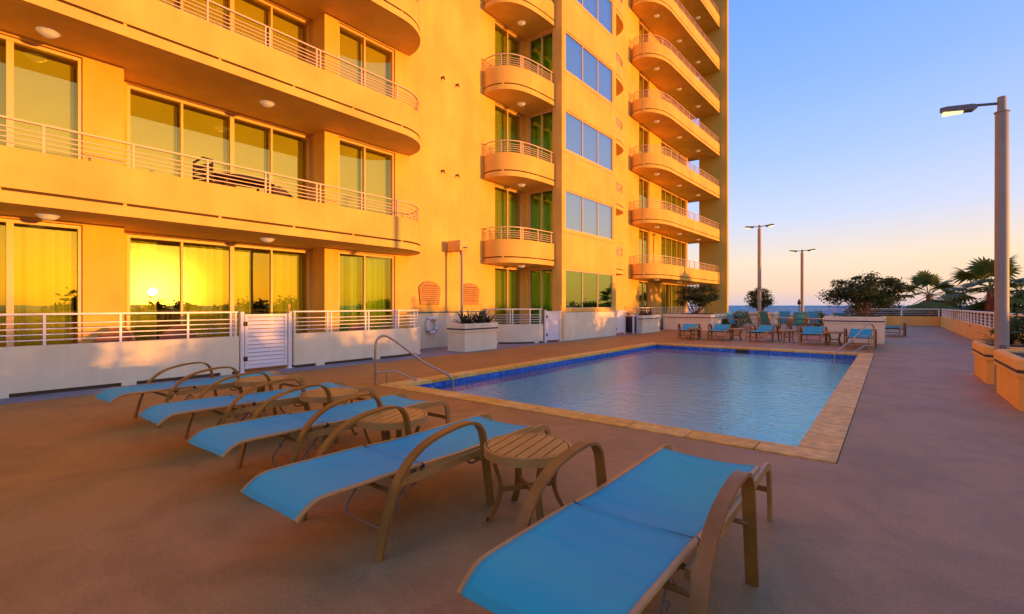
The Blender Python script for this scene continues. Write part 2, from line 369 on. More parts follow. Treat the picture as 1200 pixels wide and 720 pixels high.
def copy_tree(o, parent=None, dz=None):
    c = o.copy(); C.objects.link(c)
    if parent is not None: c.parent = parent
    for ch in list(o.children): copy_tree(ch, c)
    return c
def dup(o, loc, rot=0, label=None, scale=None):
    c = copy_tree(o); c.location = loc; c.rotation_euler = (0,0,rot)
    if scale: c.scale = (scale,)*3 if isinstance(scale,(int,float)) else scale
    if label: c['label'] = label
    return c
def struct(o): o['kind'] = 'structure'; return o
def inset(path, d):
    res = []; n = len(path)
    for i in range(n):
        a = Vector(path[max(i-1,0)]); b_ = Vector(path[min(i+1,n-1)]); t = (b_-a).normalized(); res.append((path[i][0]-t.y*d, path[i][1]+t.x*d))
    return res
def arclen(path):
    s = [0]
    for i in range(1, len(path)): s.append(s[-1]+math.dist(path[i], path[i-1]))
    return s
def at_len(path, d):
    s = arclen(path); d = max(0, min(d, s[-1]-1e-6))
    for i in range(1, len(s)):
        if d <= s[i]:
            q = (d-s[i-1])/(s[i]-s[i-1]); return (path[i-1][0]+(path[i][0]-path[i-1][0])*q, path[i-1][1]+(path[i][1]-path[i-1][1])*q)
def smooth_path(pts, k=6):
    P = [Vector((*p, 0)) if len(p) == 2 else Vector(p) for p in pts]; res = []
    for i in range(len(P)-1):
        p0 = P[max(i-1,0)]; p1 = P[i]; p2 = P[i+1]; p3 = P[min(i+2,len(P)-1)]
        for j in range(k):
            t = j/k; res.append(.5*((2*p1)+(p2-p0)*t+(2*p0-5*p1+4*p2-p3)*t*t+(3*p1-p0-3*p2+p3)*t**3))
    res.append(P[-1])
    return [tuple(r) for r in res] if len(pts[0]) == 3 else [(r.x, r.y) for r in res]

# ------------------------------------------------------------------ ground, sea, deck, pool
mb = MB(); ring = [(30000*math.cos(2*PI*k/48), 30000*math.sin(2*PI*k/48)) for k in range(48)]
mb.add([(x,y,-9.4) for x,y in ring], [list(range(48))]); struct(mb.build('sea', 'sea'))
mb = MB(); mb.add([(-700,-900,-8.6),(1500,-900,-8.6),(1500,330,-8.6),(600,300,-8.6),(150,330,-8.6),(-60,340,-8.6),(-250,370,-8.6),(-700,420,-8.6)], [list(range(8))]); struct(mb.build('ground', 'ground'))

PX0, PX1, PY0, PY1 = -6.48, -0.68, 5.22, 16.35   # pool inner edge
CW = .32                                          # coping width
ix0, ix1, iy0, iy1 = PX0-CW, PX1+CW, PY0-CW, PY1+CW
mb = MB()
X0, X1, Y0, Y1 = -12.7, 2.75, -9, 42.1
mb.box(X0, ix0, Y0, Y1, -.5, 0); mb.box(ix1, X1, Y0, Y1, -.5, 0); mb.box(ix0, ix1, Y0, iy0, -.5, 0); mb.box(ix0, ix1, iy1, Y1, -.5, 0)
struct(mb.build('pool_deck', 'deck'))
mb = MB(); mb.box(X0+.3, X1-.3, Y0+.3, Y1-.3, -8.6, -2.2)
struct(mb.build('podium', 'stucco'))
mb = MB(); mb.box(-11.39, -9.45, Y0+.2, 24.5, -.002, .004)
struct(mb.build('pavement_strip', 'deck_grey'))
# basin
mb = MB(); a_ = PX0-.01; b_ = PX1+.01; c_ = PY0-.01; d_ = PY1+.01
def wallquad(p, q, z0, z1): mb.add([(p[0],p[1],z0),(q[0],q[1],z0),(q[0],q[1],z1),(p[0],p[1],z1)], [(0,1,2,3)])
cs = [(a_,c_),(b_,c_),(b_,d_),(a_,d_)]
for i in range(4): wallquad(cs[i], cs[(i+1)%4], -.30, -.03)
mb.cur = 1
for i in range(4): wallquad(cs[i], cs[(i+1)%4], -1.05, -.30)
mb.add([(*p,-1.05) for p in cs], [(0,1,2,3)])
for k in range(3): mb.box(a_, a_+1.5-.4*k, c_, c_+1.5-.4*k, -1.05, -.75+.2*k)
struct(mb.build('pool_basin', ['pool_tile','pool_plaster']))
mb = MB(); nx, ny = 2, 2
mb.add([(a_,c_,-.13),(b_,c_,-.13),(b_,d_,-.13),(a_,d_,-.13)], [(0,1,2,3)]); struct(mb.build('pool_water', 'water'))
mb = MB(); mb.box(a_+2.6, a_+3.0, d_-.012, d_+.01, -.16, -.05); tag(mb.build('skimmer_opening', 'black'), 'dark skimmer slot in the far blue tile edge of the pool', 'pool skimmer')
# coping tiles
mb = MB(); g_ = .006; zt = .012
def tiles_x(y0, y1, x0, x1, n_):
    d = (x1-x0)/n_
    for i in range(n_): mb.box(x0+i*d+g_, x0+(i+1)*d-g_, y0+g_, y1-g_, -.045, zt, .02+random.random()*.98)
def tiles_y(x0, x1, y0, y1, n_):
    d = (y1-y0)/n_
    for i in range(n_): mb.box(x0+g_, x1-g_, y0+i*d+g_, y0+(i+1)*d-g_, -.045, zt, .02+random.random()*.98)
tiles_x(iy0, PY0+.02, ix0, ix1, 10); tiles_x(PY1-.02, iy1, ix0, ix1, 10); tiles_y(ix0, PX0+.02, PY0+.02, PY1-.02, 18); tiles_y(PX1-.02, ix1, PY0+.02, PY1-.02, 18)
struct(mb.build('pool_coping', 'coping'))
mb = MB(); mb.box(ix0, ix1, iy0, c_-.01, -.5, -.046); mb.box(ix0, ix1, d_+.01, iy1, -.5, -.046); mb.box(ix0, a_-.01, c_-.009, d_+.009, -.5, -.046); mb.box(b_+.01, ix1, c_-.009, d_+.009, -.5, -.046)
struct(mb.build('pool_bond_beam', 'deck_grey'))

# ------------------------------------------------------------------ the building
FH = 3.02; NF = 9; TOP = NF*FH+1.1
XM = -11.4; XR = -12.0; XB = -12.75; BAY = -9.65
BY0, BY1 = 15.18, 19.68; FIN = 35.6; YE = 34.6
bld = thing('apartment_tower', 'tall golden stucco apartment tower with rounded balconies beside the pool', 'apartment building', (-14, 14, 0), world=True)
mb = MB()
# spandrels and piers, main plane
def spandrel(x_in, x_out, y0, y1, z_lo, z_hi, floors=NF, base=0.):
    # solid bands between openings [z_lo, z_hi] on every floor
    z = -.4 if z_lo > 0 else 0
    for k in range(floors):
        if z_lo > 0 or k > 0:
            zb = k*FH+z_lo; zs = (k-1)*FH+z_hi if k else -.4
            mb.box(x_in, x_out, y0, y1, zs, zb)
    mb.box(x_in, x_out, y0, y1, (floors-1)*FH+z_hi, TOP)
segs = [(-9,-2.2,0), (-2.2,1.94,1), (1.94,2.53,0), (6.63,7.03,0), (7.03,8.86,1), (8.86,13.37,0), (13.37,15.06,1), (15.06,26.21,0), (26.21,27.70,1), (27.70,29.61,0), (29.61,34.35,1), (34.35,YE,0)]
for y0, y1, op in segs:
    if op: spandrel(XB, XM, y0, y1, 0, 2.79)
    else: mb.box(XB, XM, y0, y1, -.4, TOP)
spandrel(XB, XR, 2.53, 6.63, 0, 2.79)
# bay: shell walls
spandrel(BAY-.22, BAY, BY0+.26, 19.40, 1.22, 2.73)
for y0, y1 in ((BY0,BY0+.26),(19.40,BY1)): mb.box(BAY-.22, BAY, y0, y1, -.4, TOP)
mb.box(XM, BAY-.22, BY1-.22, BY1, -.4, TOP)
mb.box(XM, -11.22, BY0, BY0+.2, -.4, TOP); mb.box(-10.06, BAY-.22, BY0, BY0+.2, -.4, TOP)
for k in range(NF):
    if k: mb.box(-11.22, -10.06, BY0, BY0+.2, (k-1)*FH+2.79, k*FH)
mb.box(-11.22, -10.06, BY0, BY0+.2, (NF-1)*FH+2.79, TOP)
mb.box(XM, BAY-.23, BY0+.21, BY1-.23, TOP-.3, TOP-.05)
mb.build('wall', 'stucco', bld)
mb = MB(); mb.box(-27, XB-.45, -9, YE, -8.6, TOP-.1); mb.build('core', 'interior', bld)
mb = MB(); mb.box(-27.3, XM+.12, -9.2, YE+.2, TOP, TOP+.35); mb.box(XM+.125, BAY+.12, BY0-.12, BY1+.12, TOP, TOP+.35); mb.build('roof', 'stucco', bld)
for ya in (YE-.3, -9.0):
    mb = MB(); mb.box(-27, XB, ya, ya+.3, -8.6, TOP); mb.build('end_wall', 'stucco', bld)
mb = MB()
for k in range(NF+1): mb.box(XB-.45, XB-.001, -9, YE-.31, k*FH-.24, k*FH-.001)
mb.build('floor_slab', 'stucco', bld)
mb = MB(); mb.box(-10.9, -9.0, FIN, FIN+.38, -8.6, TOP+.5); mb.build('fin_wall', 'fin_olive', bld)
mb = MB(); mb.box(BAY, BAY+.003, BY0+.14, BY1-.003, .0, 1.079); mb.build('lower_shade_sheet', 'stucco_low', bld)  # thin cream sheet, the bay wall's shaded tone put into its colour
mb = MB(); mb.box(XM, XM+.003, 9.40, 12.74, .0, 1.10); mb.build('lower_shade_sheet', 'stucco_low', bld)  # same shaded tone painted as a sheet low on the main wall
mb = MB()   # thin reveal joints on bay
for k in range(NF):
    mb.box(BAY-.004, BAY+.004, BY0+.02, BY1-.02, k*FH+1.08, k*FH+1.10)
for y in (BY0+.13,): mb.box(BAY-.004, BAY+.004, y-.008, y+.008, 1.1, TOP)
mb.build('reveal_joint', 'frame_tan', bld)

def window(name, P, u0, u1, z0, z1, mull, glass, frame='frame_sunlit_rail', fw=.055, curtain='curtain', cgaps=(), pleat=True, heavy=(), flip=False, dark_side=True):
    # P(u, w, z): u along wall, w out of the wall (0 = wall face), z
    f = MB()
    def bx_(a0, a1, w0, w1, c0, c1, mbx):
        ps = [P(a, w_, c) for c in (c0,c1) for a, w_ in ((a0,w0),(a1,w0),(a1,w1),(a0,w1))]
        fs = [(0,3,2,1),(4,5,6,7),(0,1,5,4),(1,2,6,5),(2,3,7,6),(3,0,4,7)]
        if flip: fs = [x[::-1] for x in fs]
        mbx.add(ps, fs)
    wi, wo = -.16, -.05
    bx_(u0, u1, wi, wo, z1-fw, z1, f); bx_(u0, u1, wi, wo, z0, z0+fw*.8, f)
    bx_(u0, u0+fw, wi, wo, z0+fw*.8, z1-fw, f); bx_(u1-fw, u1, wi, wo, z0+fw*.8, z1-fw, f)
    for q in mull:
        ww = fw*1.6 if q in heavy else fw*.8
        bx_(q-ww/2, q+ww/2, wi, wo-.012, z0+fw*.8, z1-fw, f)
    fo = f.build(name, frame, bld)
    g = MB(); xs = [u0+fw]+list(mull)+[u1-fw]
    for i in range(len(xs)-1):
        ps = [P(xs[i], -.10, z0+.03), P(xs[i+1], -.10, z0+.03), P(xs[i+1], -.10, z1-.03), P(xs[i], -.10, z1-.03)]
        g.add(ps, [(3,2,1,0) if flip else (0,1,2,3)])
    po = g.build('pane', glass, fo); po.location = (0,0,0)
    c = MB(); st = .03
    for i in range(len(xs)-1):
        a0, a1 = xs[i]+.03, xs[i+1]-.02
        if i in cgaps: a1 = a0+(a1-a0)*.55
        nn = max(2, int((a1-a0)/st)) if pleat else 1
        vs = []
        for j in range(nn+1):
            u = a0+(a1-a0)*j/nn; ww = -.30+(.035*math.sin(j*1.05+math.sin(j*.31)*1.3) if pleat else 0)
            vs += [P(u, ww, z0+.03), P(u, ww, z1-.09)]
        c.add(vs, [(2*j, 2*j+2, 2*j+3, 2*j+1) for j in range(nn)], 0, pleat)
    co_ = c.build('curtain' if pleat else 'blind', curtain, fo); co_.location = (0,0,0)
    s = MB(); bx_(u0-.02, u1+.02, -.33, -.165, z1+.0, z1+.003, s)
    return fo
def copies(fo, floors, alt=None):
    for k in floors:
        c = copy_tree(fo, bld); c.location = Vector(fo.location)+Vector((0,0,k*FH))
        if alt:
            for ch in c.children:
                if ch.name.startswith(('curtain','blind')): ch.data = alt.data
PMX = lambda u, w_, z: (XM+w_, u, z)
PRX = lambda u, w_, z: (XR+w_, u, z)
PBX = lambda u, w_, z: (BAY+w_*.6, u, z)
PSY = lambda u, w_, z: (u, BY0-w_, z)
ZT = 2.78
vr = random.Random(3)
def wset(name, P, u0, u1, z0, z1, mull, glass, upglass, floors, frame='frame_sunlit_rail', heavy=(), cgaps=(), cur='curtain', upcur='blind', uppleat=False, flip=False, upheavy=None):
    window(name, P, u0, u1, z0, z1, mull, glass, frame, curtain=cur, cgaps=cgaps, heavy=heavy, flip=flip)
    f1 = window(name, P, u0, u1, z0, z1, mull, upglass, frame, curtain=upcur, pleat=uppleat, cgaps=(), heavy=heavy, flip=flip)
    f1.location.z += floors[0]*FH
    for k in floors[1:]:
        c = copy_tree(f1, bld); c.location = Vector(f1.location)+Vector((0,0,(k-floors[0])*FH))
        for ch in c.children:
            if ch.name.startswith('blind') and vr.random() < .7:
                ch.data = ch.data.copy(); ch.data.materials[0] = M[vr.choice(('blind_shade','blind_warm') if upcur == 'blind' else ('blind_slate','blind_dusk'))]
wset('sliding_door', PMX, -2.2, 1.94, 0, ZT, [-.2, 1.04], 'glass', 'glass', [1,2,3,4], heavy=(1.04,))
wset('sliding_door', PRX, 2.72, 6.60, 0, ZT, [3.68, 4.69, 5.6], 'glass', 'glass', [1,2,3,4], heavy=(4.69,), cgaps=(0,2))
wset('sliding_door', PMX, 7.03, 8.86, 0, ZT, [7.87], 'glass', 'glass', [1,2], cur='curtain_lime')
f3 = window('sliding_door', PMX, 7.03, 8.86, 0, ZT, [7.87], 'glass', curtain='curtain', cgaps=(1,)); f3.location.z += 3*FH
f3 = window('sliding_door', PMX, 7.03, 8.86, 0, ZT, [7.87], 'glass', curtain='curtain'); f3.location.z += 4*FH
mb = MB(); mb.box(XB, XR-.001, 2.53, 2.715, -.3, 5*FH); mb.box(XB, XR-.001, 6.605, 6.63, -.3, 5*FH); mb.build('jamb', 'stucco', bld)
wset('sliding_door', PMX, 13.37, 15.06, 0, ZT, [14.2], 'glass', 'glass', [1,2,3,4,5], frame='frame_sunlit_rail', cur='curtain', upcur='curtain', uppleat=True)
wset('side_window', PSY, -11.22, -10.06, 0, ZT, [-10.62], 'glass_green', 'glass_green', [1,2,3,4,5], cur='curtain_green', upcur='curtain_green', uppleat=True)
wset('picture_window', PBX, BY0+.26, 19.40, 1.22, 2.73, [16.78, 18.05], 'glass_bay', 'glass_blue', [1,2,3,4,5], cur='curtain_dark', upcur='blind_grey')
wset('sliding_door', PMX, 26.21, 27.70, 0, ZT, [26.95], 'glass', 'glass', [1,2,3,4,5,6,7,8])
wset('sliding_door', PMX, 29.61, 34.35, 0, ZT, [30.5, 31.6, 32.6, 33.5], 'glass', 'glass', [1,2,3,4,5,6,7,8], uppleat=True, upcur='curtain', cgaps=(1,3))

def rail(mb, path, zs, top_z, post_at, z_base, tw=.042, r=.011, post=.032, wide=()):
    P3 = lambda p, z: (p[0], p[1], z)
    mb.sweep([P3(p, top_z) for p in path], tw, .03)
    for z in zs: mb.sweep([P3(p, z) for p in path], .02, .016)
    Ltot = arclen(path)[-1]
    for d in post_at:
        p = at_len(path, d); q = at_len(path, min(d+.02, Ltot-.001)); q0 = at_len(path, max(d-.02, 0))
        t = Vector((q[0]-q0[0], q[1]-q0[1], 0)).normalized()
        for s in ((-.045, .045) if d in wide else (0,)):
            pp = Vector((p[0], p[1], 0))+t*s
            mb.sweep([(pp.x, pp.y, z_base), (pp.x, pp.y, top_z-.012)], post, post, side=(t.x, t.y, 0))
def dome(mb, x, y, z):
    mb.lathe([(.02,z-.085),(.07,z-.08),(.11,z-.055),(.135,z-.025),(.15,z-.022),(.15,z-.002)], 16, (x,y))
def balcony(name, path, back, ks, lights, posts, wide=(), extra=None):
    # path: outer edge in plan; back: closing points on the wall (going back to the start)
    z0 = 2.84
    s = MB(); poly = list(path)+list(back)
    s.prism(poly, z0, 3.015)
    pin = inset(path, .055)
    s.cur = 1; s.prism(list(pin)+list(back), 3.0155, 3.0595)
    s.cur = 0; s.sweep([(x,y,(3.06+3.66)/2) for x,y in inset(path, .065)], .13, .60)
    s.prism(list(inset(path,.132))+list(back), 3.08, 3.085)
    if extra: 
        x0,x1,y0,y1 = extra; s.box(x0,x1,y0,y1,z0,3.08)
    # small stucco spacers bridging the dark groove
    Ls = arclen(path)[-1]; d = .9
    while d < Ls:
        p = at_len(path, d); s.box(p[0]-.10, p[0]-.025, p[1]-.025, p[1]+.025, 3.0151, 3.0599); d += 1.45
    bo = s.build(name, ['stucco','groove'], bld)
    r = MB(); rp = inset(path, .065); rail(r, rp, [3.74,3.815,3.89,3.965], 4.09, posts, 3.66, wide=wide)
    ro = r.build('railing', 'frame_sunlit_rail', bo); ro.location = (0,0,0)  # white rails with the sun's peach tint put into their colour
    for x, y in lights:
        dm = MB(); dome(dm, x, y, z0); lo = dm.build('ceiling_light', 'dome', bo); lo.location = (0,0,0)
    for i, k in enumerate(ks):
        if i == 0: bo.location.z += (k-1)*FH; base = bo
        else:
            c = copy_tree(base, bld); c.location = Vector(base.location)+Vector((0,0,(k-ks[0])*FH))
lp = [(-10.05, -8.8+i*.8) for i in range(21)]+[(-10.05, 7.6), (-10.05, 8.04)]+[(-11.4+1.35*math.cos(a), 8.04+1.35*math.sin(a)) for a in [R(x) for x in range(8, 91, 8)]]+[(-11.4,9.39)]
lp = [p for i, p in enumerate(lp) if i == 0 or math.dist(p, lp[i-1]) > 1e-3]
lp = [(x, min(y, 9.39)) for x, y in lp]
pst = [1.2*i+.3 for i in range(7)]+[8.8+v for v in (1.27,2.37,3.5,4.61,5.73,6.89,7.92,8.9,9.6)]
balcony('balcony', lp, [(XM+.002,-8.8)], [1,2,3,4], [(-10.87,1.42),(-10.87,4.95)], pst, wide=(8.8+4.61,8.8+5.73,8.8+6.89), extra=(XR+.0,XM+.001,2.535,6.625))
bp_ = smooth_path([(-11.4,12.75),(-11.05,12.68),(-10.65,12.78),(-10.3,13.08),(-10.1,13.55),(-10.0,14.2),(-9.95,15.17)], 5)
balcony('corner_balcony', bp_, [(XM+.002,15.17)], [1,2,3,4,5], [(-10.8,14.2)], [.1,.75,1.5,2.3,3.1], wide=(1.5,))
bq = [(x, 17.43*2-y) for x, y in bp_][::-1]
bq = [(x, y) for x, y in bq]
balcony('corner_balcony', bq, [(XM+.002,22.1),(XM+.002,19.69)], [1,2,3,4,5], [(-10.8,20.6)], [.2,1.0,1.8,2.6,3.3])
tp = smooth_path([(-11.38,25.15),(-11.1,24.95),(-10.6,24.95),(-10.15,25.3),(-9.85,25.95),(-9.72,26.8)], 4)+[(-9.72+.25*((y-26.8)/8.7), y) for y in [27.8,29,30.2,31.4,32.6,33.8,35.0,FIN-.01]]
balcony('long_balcony', tp, [(-10.9,FIN-.01),(XM-.6,FIN-.01),(XM-.6,YE+.001),(XM+.002,YE+.001)], [1,2,3,4,5,6,7,8], [(-10.5,26.6),(-10.4,30.0),(-10.3,33.4)], [.1+.95*i for i in range(13)])

# terrace walls on the deck
def terrace(label, path, posts, wide=(), name='terrace_wall', feet=(), zt=.74):
    t_ = thing(name, label, 'terrace wall', (path[0][0], path[0][1], 0), world=True)
    s = MB(); s.sweep([(x,y,(.06+zt)/2) for x,y in inset(path,.07)], .14, zt-.06); s.build('wall_panel', 'stucco_low', t_)
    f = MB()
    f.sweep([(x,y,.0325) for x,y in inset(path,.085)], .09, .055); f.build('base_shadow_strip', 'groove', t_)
    ft = MB(); d = .6
    while d < arclen(path)[-1]:
        p = at_len(path, d); ft.box(p[0]-.12, p[0]+.01, p[1]-.10, p[1]+.10, .0, .062); d += 1.5
    ft.build('foot', 'stucco_low', t_)
    r = MB(); rail(r, inset(path,.07), [zt+.08,zt+.165,zt+.25,zt+.335], 1.215, posts, zt, wide=wide, tw=.05); r.build('railing', 'white_paint', t_)
    return t_
YL = -8.8
terrace('long low cream wall with white railing left of the louvred gate', [(-10.05, YL+i) for i in range(13)]+[(-10.05,4.03)], [.5,1.7,2.9,4.1,5.3,6.5,7.7,8.8]+[v-YL for v in (1.28,2.2,3.18)]+[12.75], wide=(12.75,))
lp2 = [(-10.05,5.14),(-10.05,6.2),(-10.05,7.2),(-10.05,8.04)]+[(-11.4+1.35*math.cos(a), 8.04+1.35*math.sin(a)) for a in [R(x) for x in range(8, 90, 8)]]+[(-11.39,9.39)]
terrace('low cream wall with white railing curving round behind the pool handrail', lp2, [.04,.86,1.87,2.78,3.5,4.2], wide=(.86,1.87,2.78))
bg_ = smooth_path([(-11.39,12.75),(-11.0,12.74),(-10.5,12.95),(-10.05,13.5),(-9.82,14.2)], 5)
terrace('short curved cream wall with white railing left of the narrow bay gate', bg_, [.1,1.05,1.75,2.2], wide=(1.05,), zt=.68)
terrace('far low cream wall with white railing behind the spiky planter', smooth_path([(-11.39,24.6),(-10.9,24.55),(-10.55,24.9),(-10.4,25.6)],5)+[(-10.4,y) for y in (27,28.5,30,31.5,33,34.5,FIN-.02)], [.2+1.0*i for i in range(12)], zt=.74)

def gate(label, A, B, zt=1.20, post_ext=.0):
    A = Vector(A); B = Vector(B); d = (B-A); Lg = d.length; ang = math.atan2(d.y, d.x)
    t_ = thing('patio_gate', label, 'gate', (A.x, A.y, 0), ang)
    for x in (.03, Lg-.03):
        p = MB(); p.box(x-.035, x+.035, -.035, .035, 0.012, zt+.02); p.box(x-.07, x+.07, -.06, .06, .005, .0118); p.build('gate_post', 'white_paint', t_)
    f = MB(); a0, a1 = .085, Lg-.085
    f.box(a0, a0+.05, -.02, .02, .08, zt-.03); f.box(a1-.05, a1, -.02, .02, .08, zt-.03)
    f.box(a0+.05, a1-.05, -.02, .02, .08, .15); f.box(a0+.05, a1-.05, -.02, .02, zt-.08, zt-.03); f.build('gate_frame', 'white_paint', t_)
    s = MB(); z = .16; n_ = 12; st = (zt-.08-.16)/n_
    for i in range(n_):
        zz = z+i*st; s.add([(a0+.05,-.012,zz),(a1-.05,-.012,zz),(a1-.05,.012,zz+st*.86),(a0+.05,.012,zz+st*.86),(a0+.05,-.002,zz),(a1-.05,-.002,zz),(a1-.05,.022,zz+st*.86),(a0+.05,.022,zz+st*.86)],
            [(0,1,2,3),(7,6,5,4),(0,4,5,1),(3,2,6,7),(0,3,7,4),(1,5,6,2)])
    s.build('louvre_panel', 'white_paint', t_)
    for zz in (.28, zt-.22):
        h = MB(); h.rbox(.045, .125, -.045, -.02, zz-.045, zz+.045, .008, 2); h.build('hinge', 'black', t_)
    l_ = MB(); l_.box(Lg-.07, Lg-.045, -.05, -.03, zt-.02, zt+.16); l_.box(Lg-.08, Lg-.03, -.052, -.03, zt+.1, zt+.17); l_.build('latch', 'frame_tan', t_)
    return t_
gate('white louvred gate with black hinges between the two long cream walls', (-10.12,4.08), (-10.12,5.10))
gate('narrow white louvred gate beside the bay windows', (-9.80,14.26), (-9.68,15.14), 1.16)
gate('small white louvred gate beyond the bay, next to the black bin', (-9.80,19.86), (-9.85,21.0), 1.16)

# wall fittings
for y, lab in ((10.18,'left'), (12.03,'right')):
    t_ = thing('notice_board', 'carved brown wooden board on the orange wall, '+('above the life ring' if lab == 'left' else 'just right of the thin lamp post'), 'notice board', (XM, y, 1.7), group='brown boards on the wall')
    s = MB(); hw = .46; zz = .33
    pts = [(-hw+.06,-zz),(hw-.06,-zz),(hw,zz-.12),(hw-.09,zz-.02),(hw*.5,zz+.06),(0,zz+.09),(-hw*.5,zz+.06),(-hw+.09,zz-.02),(-hw,zz-.12)]
    n_ = len(pts); s.add([(0.0,u,z) for u,z in pts]+[(.05,u*.97,z*.97) for u,z in pts], [list(range(n_,2*n_)), list(range(n_))[::-1]]+[(i,(i+1)%n_,n_+(i+1)%n_,n_+i) for i in range(n_)])
    s.build('board', 'sign_wood', t_)
    s = MB()
    for i in range(7): s.box(.048,.056,-.36,.36-.05*(i%3),.18-i*.065,.195-i*.065)
    s.box(.048,.058,-.30,.30,.25,.275); s.build('carved_lines', 'sign_text', t_)
t_ = thing('life_ring', 'white life ring hanging low on the wall left of the planter', 'life ring', (XM+.06, 10.22, .72))
s = MB(); s.tube([(.02, .19*math.cos(a), .24*math.sin(a)) for a in [2*PI*k/28 for k in range(28)]], .055, 10, True); s.build('ring', 'ring_white', t_)
s = MB()
for k in range(4):
    a = PI/4+k*PI/2; s.tube([(.02,(.19)*math.cos(a+q)*1.0,.24*math.sin(a+q)) for q in (-.09,.09)], .059, 10)
s.tube([(.03,-.03,.28),(.0,0,.42),(.03,.03,.28)], .006, 5); s.build('rope', 'frame_tan', t_)
s = MB(); s.tube([(XM+.05,9.3,1.13),(XM+.05,13.0,1.13)], .018, 8)
for y in (9.5,10.9,12.6): s.tube([(XM,y,1.13),(XM+.05,y,1.13)], .01, 6)
tag(s.build('wall_rail', 'umbrella_teal'), 'thin dark rail fixed along the wall above the life ring', 'rail')
i_ = 0
for zf in (5.7, 8.72, 11.74):
    for y in (10.72, 11.38):
        s = MB(); s.tube([(XM,0,0),(XM+.10,0,0)], .035, 8); s.tube([(XM+.10,0,0),(XM+.12,0,-.09)], .022, 8)
        for v in range(len(s.v)): s.v[v] = (s.v[v][0]-XM, s.v[v][1], s.v[v][2])
        o = s.build('drain_spout', 'sign_text'); o.location = (XM, y, zf)
        tag(o, ['left','right'][i_%2]+' small brown spout of the '+['lowest','second','third'][i_//2]+' pair on the blank wall', 'drain spout', 'small brown spouts on the blank wall'); i_ += 1
s = None

# floodlight post by the wall
t_ = thing('floodlight_post', 'thin post topped by a boxy floodlight beside the blank wall', 'floodlight', (-10.83, 11.06, 0))
s = MB(); s.tube([(0,0,0),(0,0,3.18)], .045, 12); s.build('pole', 'pole_paint', t_)
s = MB(); s.rbox(-.47,.10,-.19,.19,3.10,3.44,.03,2); s.build('lamp_housing', 'stucco_gold', t_)
s = MB(); s.box(-.05,.05,-.05,.05,2.98,3.10); s.box(.1,.26,-.03,.03,3.18,3.22); s.build('bracket', 'pole_brown', t_)

# ------------------------------------------------------------------ street lamps
def lamp(label, loc, h, r, heads, pm='pole_brown'):
    t_ = thing('street_lamp', label, 'street lamp', loc, group='tall lamp posts on the deck')
    s = MB(); s.tube([(0,0,0),(0,0,.02),(0,0,.021),(0,0,h*.5),(0,0,h-.24)], [r*1.6,r*1.6,r,r*.97,r*.92], 20)
    s.tube([(0,0,h-.25),(0,0,h-.235)], r*1.06, 20); s.tube([(0,0,h-.24),(0,0,h)], r*.62, 16); s.build('pole', pm, t_)
    s = MB(); s.box(-r*.45,r*.45,-r*1.03,-r*.7,.45,.72); s.build('access_cover', 'lamp_head', t_)
    for sg in heads:
        s = MB(); s.tube([(0,0,h-.10),(sg*.34,0,h-.05)], .022, 8); s.build('arm', 'lamp_head', t_)
        s = MB(); x0 = .28; Lh = .46
        prof = [(x0,.03,h-.07,.05),(x0+.06,.075,h-.085,.10),(x0+Lh*.8,.085,h-.05,.09),(x0+Lh,.06,h-.03,.05)]
        vs = []
        for x, hw, z, th in prof: vs += [(sg*x,-hw,z-th/2),(sg*x,hw,z-th/2),(sg*x,hw*.8,z+th/2),(sg*x,-hw*.8,z+th/2)]
        fs = [(3,2,1,0),(12,13,14,15)]
        for i in range(3):
            for k in range(4): fs.append((4*i+k,4*i+(k+1)%4,4*i+4+(k+1)%4,4*i+4+k))
        s.add(vs, fs if sg > 0 else [f[::-1] for f in fs]); hd = s.build('lamp_head', 'lamp_head', t_)
        s = MB(); s.rbox(min(sg*(x0+.17),sg*(x0+.43)), max(sg*(x0+.17),sg*(x0+.43)), -.06,.06,h-.135,h-.088,.015,2); s.build('lens', 'lens', hd)
    return t_
lamp('thick near lamp post with one lit head, standing between the right planters', (1.39,10.85,0), 4.68, .088, (-1,), 'pole_paint')
lamp('taller looking twin-headed lamp post behind the far blue loungers', (-5.82,29.84,0), 5.88, .10, (-1,1))
lamp('farthest twin-headed lamp post, right of the other twin-headed one', (-4.58,36.57,0), 5.02, .10, (-1,1))

# ------------------------------------------------------------------ right parapet, far parapet
def parapet(label, A, B, zt, ztop, n_posts, pattern):
    A = Vector(A); B = Vector(B); d = B-A; Lw = d.length
    t_ = thing('parapet_wall', label, 'parapet wall', (A.x, A.y, 0), math.atan2(d.y, d.x))
    s = MB(); s.box(0, Lw, 0, .2, 0, zt); s.build('wall_panel', 'stucco_gold', t_)
    s = MB(); s.box(0, Lw, .05, .14, ztop-.05, ztop)
    if pattern:
        k = int(Lw/.36)
        for i in range(k+1): s.box(i*Lw/k-.022, i*Lw/k+.022, .07, .12, zt, ztop-.05)
        s.box(0, Lw, .08, .11, (zt+ztop)/2-.06, (zt+ztop)/2-.02)
        s.box(0, Lw, .08, .11, zt+.10, zt+.14)
    else:
        k = int(Lw/1.9)
        for i in range(k+1): s.box(i*Lw/k-.03, i*Lw/k+.03, .06, .13, zt, ztop-.05)
        for q in range(3): s.box(0, Lw, .085, .105, zt+.1+q*.12, zt+.115+q*.12)
    s.build('railing', 'white_paint', t_)
parapet('golden parapet with white baluster railing running along the right deck edge', (2.5,41.8), (2.5,-8.8), .62, 1.13, 0, True) if False else None
t_ = thing('parapet_wall', 'golden parapet with white baluster railing along the right deck edge', 'parapet wall', (2.5,-8.8,0), 0)
s = MB(); s.box(0,.2,0,50.6,0,.62); s.build('wall_panel', 'stucco_gold', t_)
s = MB(); s.box(.03,.15,0,50.6,1.07,1.13)
for i in range(54): s.box(.065,.115,i*.945+.1-.03,i*.945+.1+.03,.62,1.07)

